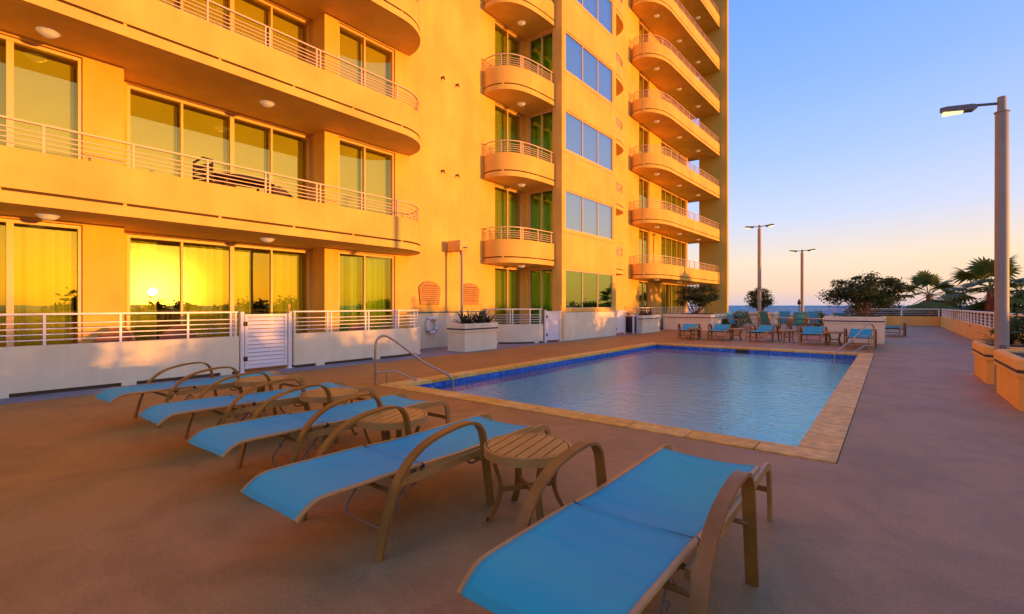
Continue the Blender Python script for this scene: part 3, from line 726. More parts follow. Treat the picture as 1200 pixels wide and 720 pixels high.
for q in (.72,.83,.94): s.box(.082,.102,0,50.6,q,q+.018)
s.build('railing', 'white_paint', t_)
t_ = thing('parapet_wall', 'low golden parapet with open white railing across the far deck end', 'parapet wall', (-9.0,41.8,0), 0)
s = MB(); s.box(0,11.49,0,.2,0,.62); s.build('wall_panel', 'stucco_gold', t_)
s = MB(); s.box(0,11.49,.04,.14,1.07,1.13)
for i in range(7): s.box(i*1.9+.03,i*1.9+.10,.06,.13,.62,1.07)
for q in (.72,.84,.96): s.box(0,11.49,.085,.105,q,q+.018)
s.build('railing', 'white_paint', t_)

# ------------------------------------------------------------------ planters
def planter(label, x0, x1, y0, y1, h, mt='stucco_low', ch=0.0, group=None):
    t_ = thing('planter', label, 'planter', ((x0+x1)/2,(y0+y1)/2,0), world=True, group='banded stucco planters')
    def ring_(e, z0, z1, mbx):
        c = ch
        if c: p = [(x0-e+c,y0-e),(x1+e,y0-e),(x1+e,y1+e),(x0-e+c,y1+e),(x0-e,y1+e-c),(x0-e,y0-e+c)]
        else: p = [(x0-e,y0-e),(x1+e,y0-e),(x1+e,y1+e),(x0-e,y1+e)]
        mbx.prism(p, z0, z1)
    hb = h-.19
    s = MB(); ring_(0, 0.0, hb-.05, s); ring_(.03, hb-.049, hb, s); s.build('planter_body', mt, t_)
    s = MB(); ring_(.022, hb+.0005, hb+.045, s); s.build('dark_band', 'band', t_)
    s = MB(); bm = bmesh.new()
    e = .03; zA, zB = hb+.0455, h
    p = [(x0-e+ch,y0-e),(x1+e,y0-e),(x1+e,y1+e),(x0-e+ch,y1+e)]+([(x0-e,y1+e-ch),(x0-e,y0-e+ch)] if ch else [])
    vs = [bm.verts.new((*q, zA)) for q in p]; f = bm.faces.new(vs); r_ = bmesh.ops.extrude_face_region(bm, geom=[f])
    for v in r_['geom']:
        if isinstance(v, bmesh.types.BMVert): v.co.z = zB
    bmesh.ops.recalc_face_normals(bm, faces=bm.faces[:])
    top = [f for f in bm.faces if f.normal.z > .9]
    bmesh.ops.inset_region(bm, faces=top, thickness=.13)
    top = [f for f in bm.faces if f.normal.z > .9 and len(f.verts) == len(p) and all(abs(v.co.z-zB) < 1e-4 for v in f.verts)]
    inner = min(top, key=lambda f: (f.calc_center_median()-Vector(((x0+x1)/2,(y0+y1)/2,zB))).length)
    r_ = bmesh.ops.extrude_face_region(bm, geom=[inner]); 
    bmesh.ops.delete(bm, geom=[inner], context='FACES_ONLY')
    for v in r_['geom']:
        if isinstance(v, bmesh.types.BMVert): v.co.z = zB-.07
    oe = [ed for ed in bm.edges if all(abs(v.co.z-zB) < 1e-4 for v in ed.verts) and len(ed.link_faces) == 2 and any(abs(f.normal.z) < .1 for f in ed.link_faces)]
    bmesh.ops.bevel(bm, geom=oe, offset=.045, segments=4, profile=.5, affect='EDGES')
    bm.verts.index_update(); s.add([v.co[:] for v in bm.verts], [[v.index for v in f.verts] for f in bm.faces], 0, True); bm.free()
    s.build('coping', mt, t_)
    s = MB(); s.box(x0+.09+ch*.5,x1-.09,y0+.09+ch*.5,y1-.09,h-.09,h-.045); s.build('soil', 'soil', t_)
    return t_
planter('long cream planter of spiky leaves beside the life ring', -10.30, -9.60, 9.92, 11.35, .82)
planter('cream planter of reddish spiky leaves next to the black bin', -10.2, -9.35, 21.85, 24.1, .86)
planter('wide cream planter holding the tree in front of the tower end', -10.0, -7.45, 26.3, 29.2, .86)
planter('small cream planter under the middle tree behind the lamp post', -6.6, -5.3, 31.2, 32.6, .95)
planter('wide cream planter holding the biggest tree behind the far handrail', -1.95, -.18, 21.2, 22.9, .94, 'stucco_low')
planter('golden planter with chamfered corners, the nearer at the right edge', 1.29, 2.46, 8.75, 10.62, .67, 'stucco_gold', .10)
planter('golden planter with chamfered corners just beyond the thick lamp post', 1.29, 2.46, 11.45, 13.15, .65, 'stucco_gold', .10)

# ------------------------------------------------------------------ vegetation
def leaves(mb, c, rad, n_, size, clumps=20, seed=0, flat=1.0, spread=.28, hollow=.45, droop=0):
    rnd = random.Random(seed); cl = []
    for i in range(clumps):
        while True:
            p = Vector((rnd.uniform(-1,1), rnd.uniform(-1,1), rnd.uniform(-1,1)))
            if hollow < p.length < 1: break
        cl.append((p, rnd.uniform(.7,1.25)))
    for i in range(n_):
        p, k = rnd.choice(cl)
        q = Vector((rnd.gauss(p.x, spread*k*.62), rnd.gauss(p.y, spread*k*.62), rnd.gauss(p.z, spread*k*.5)))
        o = Vector((c[0]+q.x*rad[0], c[1]+q.y*rad[1], c[2]+q.z*rad[2]))
        a = Vector((rnd.gauss(0,1), rnd.gauss(0,1), rnd.gauss(0,.6)-droop)).normalized(); b_ = a.cross(Vector((rnd.gauss(0,1), rnd.gauss(0,1), rnd.gauss(0,1)))).normalized()
        s_ = size*rnd.uniform(.6,1.35); nrm_ = a.cross(b_)*s_*.15
        mb.add([o-a*s_, o+b_*s_*.38+nrm_, o+a*s_, o-b_*s_*.38+nrm_], [(0,1,2,3)])
def stems(mb, base, targets, r, rnd, wob=.12):
    for tg in targets:
        b0 = Vector(base)+Vector((rnd.uniform(-.06,.06), rnd.uniform(-.06,.06), 0)); T = Vector(tg); pts = []
        for i in range(7):
            t = i/6; p = b0.lerp(T, t); bow = math.sin(t*PI)*wob
            pts.append((p.x+rnd.uniform(-.02,.02), p.y+rnd.uniform(-.02,.02), p.z-bow*.5+ (0 if i else 0)))
        mb.tube(pts, [r*(1-.75*i/6) for i in range(7)], 6)
def small_tree(label, x, y, zb, rad, zc, n_, seed, size=.055):
    rnd = random.Random(seed); t_ = thing('planter_tree', label, 'tree', (x,y,zb), group='small trees growing in planters')
    s = MB(); tg = []
    for k in range(16):
        a = rnd.uniform(0,2*PI); rr = rnd.uniform(.25,.9); tg.append((math.cos(a)*rr*rad[0], math.sin(a)*rr*rad[1], zc-zb+rnd.uniform(-.5,.35)*rad[2]))
    stems(s, (0,0,-.04), tg, .028, rnd, .1); s.build('trunk', 'bark', t_)
    s = MB(); leaves(s, (0,0,zc-zb), rad, n_, size, 46, seed, spread=.26, hollow=.25)
    leaves(s, (0,0,zc-zb+rad[2]*.1), (rad[0]*1.08,rad[1]*1.08,rad[2]*1.05), n_//5, size, 34, seed+1, spread=.12, hollow=.8)
    s.build('crown', 'leaf_dark', t_)
small_tree('biggest dark broad-crowned planter tree, behind the far handrail', -.80, 22.1, .89, (1.10,1.0,.60), 1.84, 7500, 3)
small_tree('dark rounded planter tree standing in front of the tower end', -8.70, 27.6, .8, (1.08,1.0,.66), 1.90, 6000, 5)
small_tree('smallest dark round planter tree, partly behind the twin-headed lamp', -6.2, 31.9, .9, (.70,.7,.58), 1.75, 3800, 8)

def blades(mb, c, n_, Lr, wr, seed, up=.6, thick=True, spread=PI*2):
    rnd = random.Random(seed)
    for i in range(n_):
        a = rnd.uniform(0, spread); el = rnd.uniform(.25, 1.35)*up+.15; Ln = rnd.uniform(*Lr); w_ = rnd.uniform(*wr)
        d = Vector((math.cos(a)*math.cos(el), math.sin(a)*math.cos(el), math.sin(el))); sd = Vector((-math.sin(a), math.cos(a), 0))
        vs = []; P = Vector(c)
        for k in range(6):
            t = k/5; q = P+d*Ln*t+Vector((0,0,-.22*Ln*t*t)); ww = w_*(1-.15*(1-t))*(1-t**2.2)+.002; up_ = Vector((0,0,1))*ww*.35
            vs += [q-sd*ww+up_, q, q+sd*ww+up_]
        mb.add(vs, [(3*k+j, 3*k+j+1, 3*k+3+j+1, 3*k+3+j) for k in range(5) for j in range(2)], 0, True)
def spiky(label, cat, x, y, z, n_, Lr, wr, seed, mt, name='spiky_plant', group=None, up=.8):
    s = MB(); blades(s, (0,0,-.02), n_, Lr, wr, seed, up); o = s.build(name, mt); o.location = (x,y,z); tag(o, label, cat, group); return o
ags = [(-9.85,10.10,'nearest'),(-9.90,10.42,'second'),(-9.84,10.72,'middle'),(-9.93,11.0,'fourth'),(-9.86,11.22,'farthest')]
for i, (x, y, q) in enumerate(ags):
    spiky(q+' dark spiky plant in the planter beside the life ring', 'succulent plant', x, y, .78, 30, (.38,.70), (.022,.038), 20+i, 'leaf_agave', group='dark spiky plants in the long planter')
for i, (x, y, q) in enumerate([(-9.6,22.2,'nearest'),(-9.65,22.9,'middle'),(-9.7,23.6,'farthest')]):
    spiky(q+' reddish spiky plant in the planter by the bin', 'plant', x, y, .82, 24, (.35,.75), (.02,.04), 40+i, 'leaf_brom', group='reddish spiky plants by the bin')
spiky('dark agave with pale streaks above the farther golden planter', 'agave plant', 1.62, 12.3, .63, 34, (.35,.62), (.022,.036), 61, 'leaf_agave', 'agave_plant', up=.7)
spiky('small dark rosette plant with red flowers in the nearest golden planter', 'plant', 1.95, 9.9, .62, 22, (.10,.2), (.02,.035), 62, 'leaf_dark', 'flowering_plant', up=.7)
s = MB(); leaves(s, (1.8,9.75,.74), (.16,.14,.05), 60, .022, 8, 4); o = s.build('red_flowers', 'petal_red'); tag(o, 'tiny red flowers on the plant in the nearest golden planter', 'flowers')

def shrub(label, x, y, z0, rad, n_, seed, mt='leaf_mid', size=.09, name='shrub', cat='shrub', group=None, clumps=30):
    t_ = thing(name, label, cat, (x,y,z0), group=group); rnd = random.Random(seed)
    s = MB(); stems(s, (0,0,0), [(rnd.uniform(-.6,.6)*rad[0], rnd.uniform(-.6,.6)*rad[1], rad[2]*rnd.uniform(.9,1.5)) for _ in range(7)], max(.02,rad[2]*.035), rnd); s.build('trunk', 'bark', t_)
    s = MB(); leaves(s, (0,0,rad[2]), rad, n_, size, clumps, seed, hollow=.3, spread=.3); s.build('crown', mt, t_); return t_
for (x, y, z, rx, ry, lab) in [(-1.06,22.05,.88,.75,.70,'leafy ground cover under the biggest planter tree'), (-8.7,27.75,.80,1.1,1.25,'leafy ground cover under the tree by the tower end')]:
    s = MB(); leaves(s, (0,0,0), (rx,ry,.10), 1400, .05, 60, 5, hollow=.1, spread=.25); o = s.build('ground_cover', 'leaf_mid'); o.location = (x,y,z); tag(o, lab, 'ground cover'); o['kind'] = 'stuff'
shrub('dark leafy shrub in the golden planter just behind the thick lamp post', 1.98, 12.4, .62, (.38,.55,.30), 1300, 77, 'leaf_mid', .055)
# low greenery on the deck behind the loungers
for i, (x, y, rz, mt, lab) in enumerate([(-7.0,28.6,.42,'leaf_mid','leafy shrub at the foot of the tower end, left of the dining chairs'),
        (-7.6,33.0,.55,'leaf_light','bright yellow-green shrub behind the leftmost teal dining chair'),
        (-6.9,36.5,.50,'leaf_light','pale green shrub nearest the sea view, left of the small tree'),
        (-3.4,33.5,.50,'leaf_mid','green shrub behind the dining tables, right of the far lamp')]):
    shrub(lab, x, y, 0, (rz*1.2,rz,rz), 900, 70+i, mt, .07)
# greenery below and beyond the deck
for i, (x, y, ht, rx, mt, lab) in enumerate([
        (-1.4,46,9.9,1.5,'leaf_dark','dark round treetop behind the far railing, left of the biggest planter tree'),
        (1.2,47,9.6,1.8,'leaf_dark','low dark treetop behind the far railing, just right of the planter tree'),
        (3.6,48,9.8,1.9,'leaf_dark','dark treetop under the first fan palm'),
        (5.6,44,9.9,2.0,'leaf_dark','dark treetop between the two fan palms'),
        (4.9,34,9.8,1.7,'leaf_dark','dark treetop left of the reddish palm trunk'),
        (4.7,26,9.75,1.6,'leaf_dark','dark treetop behind the railing by the reddish palm trunk'),
        (4.6,20,9.8,1.6,'leaf_mid','treetop behind the railing, just right of the thick lamp post'),
        (4.4,14.5,9.7,1.5,'leaf_mid','brighter green bush at the right picture edge behind the railing')]):
    shrub(lab, x, y, -8.6, (rx,rx,1.5), 10, 90+i, mt, .14, 'treetop', 'tree')
    t_ = bpy.data.objects[[o.name for o in bpy.data.objects if o.get('label') == lab][0]]
    for ch in list(t_.children): bpy.data.objects.remove(ch)
    rnd = random.Random(i); s = MB(); stems(s, (0,0,0), [(rnd.uniform(-.5,.5)*rx, rnd.uniform(-.5,.5)*rx, ht-1.6) for _ in range(5)], .16, rnd, .3); s.build('trunk', 'bark', t_)
    s = MB(); leaves(s, (0,0,ht-.65), (rx,rx,1.15), 4200, .12, 40, i+5, hollow=.2); s.build('crown', mt, t_)

def fan_palm(label, x, y, zc, r, n_, seed, lean=0, skirt=0):
    rnd = random.Random(seed); z0 = -8.6; t_ = thing('fan_palm', label, 'palm tree', (x,y,z0), group='fan palms beyond the deck railing')
    s = MB(); hh = zc-z0; s.tube([(0,0,0),(0.05,0,hh*.4),(.1,.02,hh*.8),(.1,0,hh)], [.24,.17,.13,.14], 12)
    for k in range(60):
        a = rnd.uniform(0,2*PI); z = hh-rnd.uniform(.1,2.2); d = Vector((math.cos(a),math.sin(a),.5)); p = Vector((.1,0,z))+d*.12
        s.sweep([p, p+d*.16], .05, .02)
    s.build('trunk', 'palm_bark', t_)
    s = MB()
    for i in range(n_):
        a = 2*PI*i/n_*2.4+rnd.uniform(-.3,.3); el = R(rnd.uniform(-32,80)); pl = r*rnd.uniform(.48,.66)
        d = Vector((math.cos(a)*math.cos(el), math.sin(a)*math.cos(el), math.sin(el))); base = Vector((.1,0,hh-.1))
        tip = base+d*pl+Vector((0,0,-.08*pl)); s.tube([base, base.lerp(tip,.5)+Vector((0,0,.04)), tip], [.02,.014,.01], 4)
        sd = d.cross(Vector((0,0,1)))
        if sd.length < .1: sd = Vector((1,0,0))
        sd.normalize(); nn = sd.cross(d).normalized()
        for k in range(18):
            b_ = R(-105+210*k/17); Lb = r*rnd.uniform(.46,.58)*(1-.25*abs(b_)/2)
            ld = (d*math.cos(b_)+sd*math.sin(b_)).normalized(); cs_ = ld.cross(nn).normalized()
            vs = []
            for j in range(4):
                t = j/3; q = tip+ld*Lb*t+Vector((0,0,-.33*Lb*t*t)); ww = (.010,.036,.028,.004)[j]*r*.95
                vs += [q-cs_*ww, q+cs_*ww]
            s.add(vs, [(2*j,2*j+1,2*j+3,2*j+2) for j in range(3)])
    s.build('crown', 'leaf_palm', t_)
    return t_
fan_palm('left fan palm standing upright beyond the far corner of the parapet', 1.95, 40.5*1.08, 2.10, 1.95, 30, 11)
fan_palm('right fan palm with reddish trunk, partly behind the thick lamp post', 3.68, 32.5, 2.15, 2.0, 36, 12)
fan_palm('small fan palm peeking behind the biggest planter tree', -.9, 52, 1.7, 1.5, 22, 13)
# trees out on the sun side, seen mirrored in the windows
for i, (x, y, top, rx) in enumerate([(11,6,1.5,2.3),(12,10.5,1.35,2.2),(12,15,1.5,2.2),(13,20,1.6,2.4),(12,0,1.3,2.4),(13,26,1.4,2.3),(13,33,1.6,2.4)]):
    t_ = thing('broadleaf_tree', ['round-crowned','wide','bushy','dense','open','low','tall'][i]+' broadleaf tree below the right deck edge, mirrored in the glass doors', 'tree', (x,y,-8.6), group='trees mirrored in the glass')
    rnd = random.Random(i+40); s = MB(); stems(s, (0,0,0), [(rnd.uniform(-.5,.5)*rx, rnd.uniform(-.5,.5)*rx, 8.4) for _ in range(5)], .18, rnd, .3); s.build('trunk', 'bark', t_)
    s = MB(); leaves(s, (0,0,8.6+top-1.6), (rx,rx,1.9), 5200, .15, 80, i+50, hollow=.55, spread=.2); s.build('crown', 'leaf_dark', t_)

# distant pale houses
def house(label, x, y, w_, d_, h, seed):
    t_ = thing('distant_house', label, 'house', (x,y,-8.6), R(12), group='pale houses beyond the railing')
    s = MB(); s.box(-w_/2,w_/2,-d_/2,d_/2,0,h); s.build('wall', 'pale_house', t_)
    s = MB(); e = .4; s.add([(-w_/2-e,-d_/2-e,h+.01),(w_/2+e,-d_/2-e,h+.01),(w_/2+e,d_/2+e,h+.01),(-w_/2-e,d_/2+e,h+.01),(-w_/4,0,h+1.3),(w_/4,0,h+1.3)], [(3,2,1,0),(0,1,5,4),(2,3,4,5),(1,2,5),(3,0,4)]); s.build('roof', 'roof_grey', t_)
    for fl in range(int(h//3)):
        for k in range(int(w_//2.4)):
            g = MB(); x0 = -w_/2+.7+k*2.4; g.box(x0,x0+1.2,-d_/2-.03,-d_/2-.005,fl*3+.9,fl*3+2.3); g.build('window', 'house_glass', t_)
house('pale blue house beyond the railing left of the biggest planter tree', -4.5, 78, 5.5, 8, 8.6, 1)
house('small pale house beyond the railing below the left fan palm', 4.2, 88, 5, 8, 8.4, 2)

# ------------------------------------------------------------------ pool furniture
def sling(mb, y0, y1, prof, hw, sag, seed, ny=30, nx=12, lift=(0,0), hem=False):
    rnd = random.Random(seed); ph = rnd.uniform(0,6); vs = []; us = [-1,-.92]+[-.92+1.84*i/(nx-2) for i in range(1,nx-2)]+[.92,1]
    for j in range(ny+1):
        y = y0+(y1-y0)*j/ny; z = prof(y); tt = j/ny
        for i in range(nx+1):
            u = us[i]; s_ = sag*(1-u*u)*(math.sin(PI*min(1,max(0,tt)))**.5*.7+.3)
            wr = (.003*math.sin(9*tt+ph+2*u)+.0022*math.sin(31*tt+1.5*u+ph)*math.exp(-6*min(tt,1-tt))+.0012*math.sin(47*tt+4*u))*(1-u*u)**.5
            ye = y+ (lift[0]*(1-tt)**8*(1-u*u) - lift[1]*tt**8*(1-u*u))
            vs.append((u*hw, ye, z-s_+wr))
    n1 = len(vs); vs += [(x,y,z-.004) for x,y,z in vs]
    fs = []
    W = nx+1
    for j in range(ny):
        for i in range(nx):
            a = j*W+i; fs.append((a,a+1,a+W+1,a+W)); fs.append((n1+a,n1+a+W,n1+a+W+1,n1+a+1))
    per = [i for i in range(nx)]+[j*W+nx for j in range(ny)]+[ny*W+nx-i for i in range(nx)]+[(ny-j)*W for j in range(ny)]
    for k in range(len(per)): a, b_ = per[k], per[(k+1)%len(per)]; fs.append((b_,a,n1+a,n1+b_))
    b0 = len(mb.f); mb.add(vs, fs, 0, True)
    if hem:
        for j in range(ny):
            for i in range(nx):
                if i in (0,nx-1) or j in (0,ny-1):
                    mb.mi[b0+2*(j*nx+i)] = 1; mb.mi[b0+2*(j*nx+i)+1] = 1
def interp(tab):
    def f(y):
        if y <= tab[0][0]: return tab[0][1]
        for i in range(1, len(tab)):
            if y <= tab[i][0]:
                t = (y-tab[i-1][0])/(tab[i][0]-tab[i-1][0]); return tab[i-1][1]+(tab[i][1]-tab[i-1][1])*t
        return tab[-1][1]
    return f
zb = interp(smooth_path([(0,.325),(.035,.356),(.075,.382),(.12,.396),(.2,.40),(.6,.398),(.95,.394)], 4))
zs = interp(smooth_path([(.78,.392),(.95,.382),(1.1,.382),(1.5,.386),(1.85,.392),(1.96,.388)], 4))
def make_lounger(label, back_z=None, fab='sling_blue', group='blue sling sun loungers'):
    t_ = thing('sun_lounger', label, 'sun lounger', group=group)
    s = MB(); sling(s, 0, .768, zb, .285, .016, 1, lift=(0,-.013), hem=True); s.build('back_sling', [fab,'sling_hem'], t_)
    s = MB(); sling(s, .80, 1.94, zs, .285, .030, 2, lift=(-.013,.035), hem=True); s.build('seat_sling', [fab,'sling_hem'], t_)
    for sx in (-1,1):
        s = MB(); s.tube([(sx*.292, y, zb(y)-.006) for y in [0,.02,.04,.07,.1,.13,.19,.3,.6,.775]], .0125, 8); s.build('back_rail', 'frame_tan', t_)
        s = MB(); s.sweep([(sx*.292, y, zs(y)-.010) for y in [.79,1.1,1.5,1.8,1.93]], .022, .022); s.build('seat_rail', 'frame_tan', t_)
        pts = [(sx*.315,.60,.335),(sx*.315,1.0,.342),(sx*.315,1.5,.35),(sx*.315,1.9,.358),(sx*.315,2.03,.362),(sx*.315,2.09,.350),(sx*.315,2.125,.315),(sx*.315,2.14,.25),(sx*.318,2.155,.0)]
        s = MB(); s.sweep(pts, .024, .046, side=(1,0,0)); s.build('side_rail', 'frame_tan', t_)
        hp = smooth_path([(sx*.39,.40,.0),(sx*.39,.45,.20),(sx*.39,.51,.36),(sx*.39,.60,.47),(sx*.39,.73,.545),(sx*.39,.91,.585),(sx*.39,1.06,.595),(sx*.39,1.15,.58),(sx*.39,1.205,.535),(sx*.39,1.235,.46),(sx*.39,1.27,.25),(sx*.39,1.31,0)], 4)
        s = MB(); s.sweep(hp, .058, .018, side=(1,0,0), sm=False); s.build('arm', 'bronze_frame', t_)
    for y, z, w_ in ((.52,.315,.385),(1.25,.315,.385),(.66,.328,.31)):
        s = MB(); s.tube([(-w_,y,z),(w_,y,z)], .013, 8); s.build('cross_bar', 'bronze_frame', t_)
    s = MB(); s.sweep([(-.315,2.145,.19),(.315,2.145,.19)], .02, .035); s.build('foot_bar', 'bronze_frame', t_)
    s = MB(); s.tube(smooth_path([(-.2,.84,.36),(-.2,.62,.12),(-.19,.585,.055),(-.15,.575,.04),(.15,.575,.04),(.19,.585,.055),(.2,.62,.12),(.2,.84,.36)], 3), .007, 6)
    for sx in (-.22,.22):
        for k in range(4): s.tube([(sx,.83-.06*k,.34-.055*k),(sx,.86-.06*k,.31-.055*k),(sx,.83-.06*k,.30-.055*k)], .005, 5)
    s.build('support_rack', 'lamp_head', t_)
    for sx in (-1,1):
        s = MB(); s.tube([(sx*.292+q*.02, .782, .39-abs(q)*.01) for q in (-1,0,1)], .013, 6); s.build('hinge', 'black', t_)
        s = MB(); s.tube(smooth_path([(sx*.30,1.16,.345),(sx*.30,1.2,.29),(sx*.30,1.28,.29),(sx*.30,1.31,.34)], 3), .006, 5); s.build('hook', 'black', t_)
    return t_
L5 = make_lounger('closest blue sun lounger at the bottom centre of the photo')
L5.location = (-.915, 1.22, 0)
near = [((-2.51,1.14,0), R(.5), 'blue sun lounger second nearest, left of the nearest round table'),
        ((-3.85,1.31,0), R(1.5), 'middle blue sun lounger of the near row, third from the right'),
        ((-5.22,1.33,0), R(-1), 'blue sun lounger second from the left wall in the near row'),
        ((-6.72,1.30,0), R(2), 'blue sun lounger nearest the low cream wall, end of the near row')]
for loc, rz, lab in near: dup(L5, loc, rz, lab)
FY = 20.05
far = [((-.77,19.9,0), PI, 'far blue lounger just behind the pool exit handrail'), ((-2.22,20.9,0), PI+R(3), 'far blue lounger second from the pool exit handrail'),
       ((-3.75,21.2,0), PI+R(-3), 'far blue lounger in front of the twin-headed lamp post'), ((-5.45,21.0,0), PI+R(8), 'far blue lounger in front of the tower end planter'),
       ((-6.72,20.8,0), PI+R(14), 'far blue lounger at the left end of the far row')]
for loc, rz, lab in far:
    q = dup(L5, loc, rz, lab)
    for ch in q.children:        # these have the backrest tilted up
        if ch.name.startswith(('back_sling','back_rail')):
            an = R(-15); pv = Vector((0,.78,.39)); ch.rotation_euler = (an,0,0); ch.location = pv-Matrix.Rotation(an,3,'X')@pv
o = dup(L5, (.15,28.0,0), R(176), 'dark green lounger standing alone right of the wide cream planter')
for ch in o.children:
    if 'sling' in ch.name:
        ch.data = ch.data.copy(); ch.data.materials[0] = M['sling_green']

def make_table(label):
    t_ = thing('side_table', label, 'side table', group='round slatted side tables')
    r = .275; s = MB(); n_ = 7
    for i in range(n_):
        x0 = -r+.012+i*(2*r-.024)/n_; x1 = x0+(2*r-.024)/n_-.010; pts = []
        rr = r-.016; xs_ = [x0+(x1-x0)*q/5 for q in range(6)]
        lo = [(x, -math.sqrt(max(0,rr*rr-x*x))) for x in xs_]; hi = [(x, math.sqrt(max(0,rr*rr-x*x))) for x in reversed(xs_)]
        poly = lo+hi; poly = [p for k, p in enumerate(poly) if k == 0 or math.dist(p, poly[k-1]) > 1e-4]
        if math.dist(poly[0], poly[-1]) < 1e-4: poly.pop()
        s.prism(poly, .438, .452)
    s.build('slatted_top', 'frame_tan', t_)
    s = MB(); s.sweep([(r*math.cos(a), r*math.sin(a), .425) for a in [2*PI*k/40 for k in range(40)]], .016, .055, closed=True, sm=True)
    s.sweep([(-r+.01,0,.43),(r-.01,0,.43)], .02, .012); s.build('rim', 'frame_tan', t_)
    for k in range(4):
        a = PI/4+k*PI/2; c, d = math.cos(a), math.sin(a)
        pr_ = smooth_path([(.235,.41),(.215,.33),(.185,.24),(.185,.17),(.21,.09),(.26,.0)], 3)
        s = MB(); s.sweep([(c*x, d*x, z) for x, z in pr_], .042, .018, side=(-d,c,0)); lg = s.build('leg', 'bronze_frame', t_)
        s = MB(); s.tube([(c*.262,d*.262,0.001),(c*.258,d*.258,.018)], .016, 8); s.build('foot_cap', 'black', lg)
    s = MB(); 
    for a in (PI/4, 3*PI/4): s.sweep([(-.18*math.cos(a),-.18*math.sin(a),.19),(.18*math.cos(a),.18*math.sin(a),.19)], .02, .03)
    s.build('stretcher', 'bronze_frame', t_)
    return t_
T = make_table('nearest round slatted side table, left of the closest lounger'); T.location = (-1.83,2.47,0); T.rotation_euler = (0,0,R(12))
for loc, rz, lab in [((-3.20,2.46,0), R(20), 'round slatted side table, second nearest in the near row'),
        ((-4.55,2.70,0), R(5), 'round slatted side table, third in the near row, before the pool steps'),
        ((-6.05,2.68,0), R(15), 'round slatted side table below the louvred gate'),
        ((-1.5,19.5,0), 0, 'slatted side table left of the far lounger by the exit handrail'),
        ((-2.97,19.9,0), R(30), 'slatted side table between the second and third far loungers from the right'),
        ((-4.72,20.0,0), R(10), 'slatted side table left of the far lounger before the lamp post'),
        ((-6.15,19.5,0), R(20), 'slatted side table between the two leftmost far loungers')]: dup(T, loc, rz, lab)

def handrail(label, base, dirv, endz, Ltot):
    t_ = thing('pool_handrail', label, 'handrail', (*base,0), math.atan2(dirv[1], dirv[0]), group='steel pool handrails')
    s = MB(); s.tube(smooth_path([(0,0,0),(0,0,.35),(.0,0,.66),(.035,0,.76),(.12,0,.82),(.22,0,.80),(.40,0,.68),(.85,0,.33),(Ltot-.12,0,.10),(Ltot,0,-.02),(Ltot+.01,0,-.2),(Ltot+.01,0,-.5)], 6), .019, 12); s.build('top_rail', 'steel', t_)
    s = MB(); s.tube(smooth_path([(0,0,.19),(.15,0,.195),(.30,0,.20),(.40,0,.17),(.75,0,-.0),(1.05,0,-.15),(1.3,0,-.28)], 5), .016, 10); s.build('lower_rail', 'steel', t_)
    s = MB(); s.tube([(.19,0,0),(.19,0,.195)], .015, 10); s.lathe([(.04,.001),(.04,.012),(.022,.018)], 16); s.lathe([(.034,.001),(.034,.010),(.018,.016)], 16, (.19,0)); s.build('post', 'steel', t_)
handrail('steel pool handrail at the near left corner of the pool', (-6.95,4.98), (.45,.89), 0, 1.38)
handrail('steel pool handrail at the far right corner of the pool', (-.38,17.24), (-.607,-.795), 0, 1.40)

# dining furniture
def make_chair(label):
    t_ = thing('dining_chair', label, 'dining chair', group='teal sling dining chairs')
    s = MB(); sling(s, -.25, .23, lambda y: .44-.03*(y+.25), .24, .01, 1, 8, 6); s.build('seat', 'sling_teal', t_)
    s = MB(); vs = []
    for j in range(9):
        t = j/8; y = .25+.20*t; z = .43+.60*t
        for i in range(7): u = -1+i/3; vs.append((u*.235, y+.02*(1-u*u), z))
    n1 = len(vs); vs += [(x,y+.005,z) for x,y,z in vs]; fs = []
    for j in range(8):
        for i in range(6): a = j*7+i; fs.append((a,a+1,a+8,a+7)); fs.append((n1+a,n1+a+7,n1+a+8,n1+a+1))
    s.add(vs, fs, 0, True); s.build('backrest', 'sling_teal', t_)
    for sx in (-1,1):
        s = MB(); s.sweep(smooth_path([(sx*.26,.23,.40),(sx*.26,.30,.62),(sx*.26,.46,1.06)],3), .022, .03, side=(1,0,0)); s.build('back_post', 'bronze_frame', t_)
        s = MB(); s.sweep(smooth_path([(sx*.29,-.30,0),(sx*.29,-.27,.35),(sx*.29,-.24,.58),(sx*.29,-.12,.66),(sx*.29,.10,.65),(sx*.28,.36,.66)],4), .045, .016, side=(1,0,0)); s.build('arm', 'frame_tan', t_)
        s = MB(); s.sweep(smooth_path([(sx*.27,.22,.42),(sx*.275,.32,.2),(sx*.28,.42,0)],3), .03, .02, side=(1,0,0)); s.build('leg', 'bronze_frame', t_)
    s = MB(); s.sweep([(-.28,-.25,.42),(.28,-.25,.42)], .02, .03); s.sweep([(-.28,.23,.41),(.28,.23,.41)], .02, .03); s.build('seat_frame', 'bronze_frame', t_)
    return t_
def dtable(label, x, y, r=.6, pole=False):
    t_ = thing('dining_table', label, 'dining table', (x,y,0), group='round dining tables')
    s = MB(); s.lathe([(r-.02,.70),(r,.705),(r,.735),(r-.01,.74)], 36); s.build('tabletop', 'frame_tan', t_)
    for k in range(4):
        a = PI/4+k*PI/2; c, d = math.cos(a), math.sin(a); s = MB(); s.sweep([(c*q*r, d*q*r, z) for q, z in ((.62,.7),(.45,.4),(.5,.2),(.72,0))], .04, .02, side=(-d,c,0)); s.build('leg', 'bronze_frame', t_)
dtable('round dining table at the left, behind the middle far loungers', -4.2, 27.3)
dtable('round dining table at the right, behind the second far lounger', -2.55, 26.2)
CH = make_chair('leftmost teal dining chair, angled, beside the tall lamp post'); CH.location = (-5.35,26.6,0); CH.rotation_euler = (0,0,R(115))
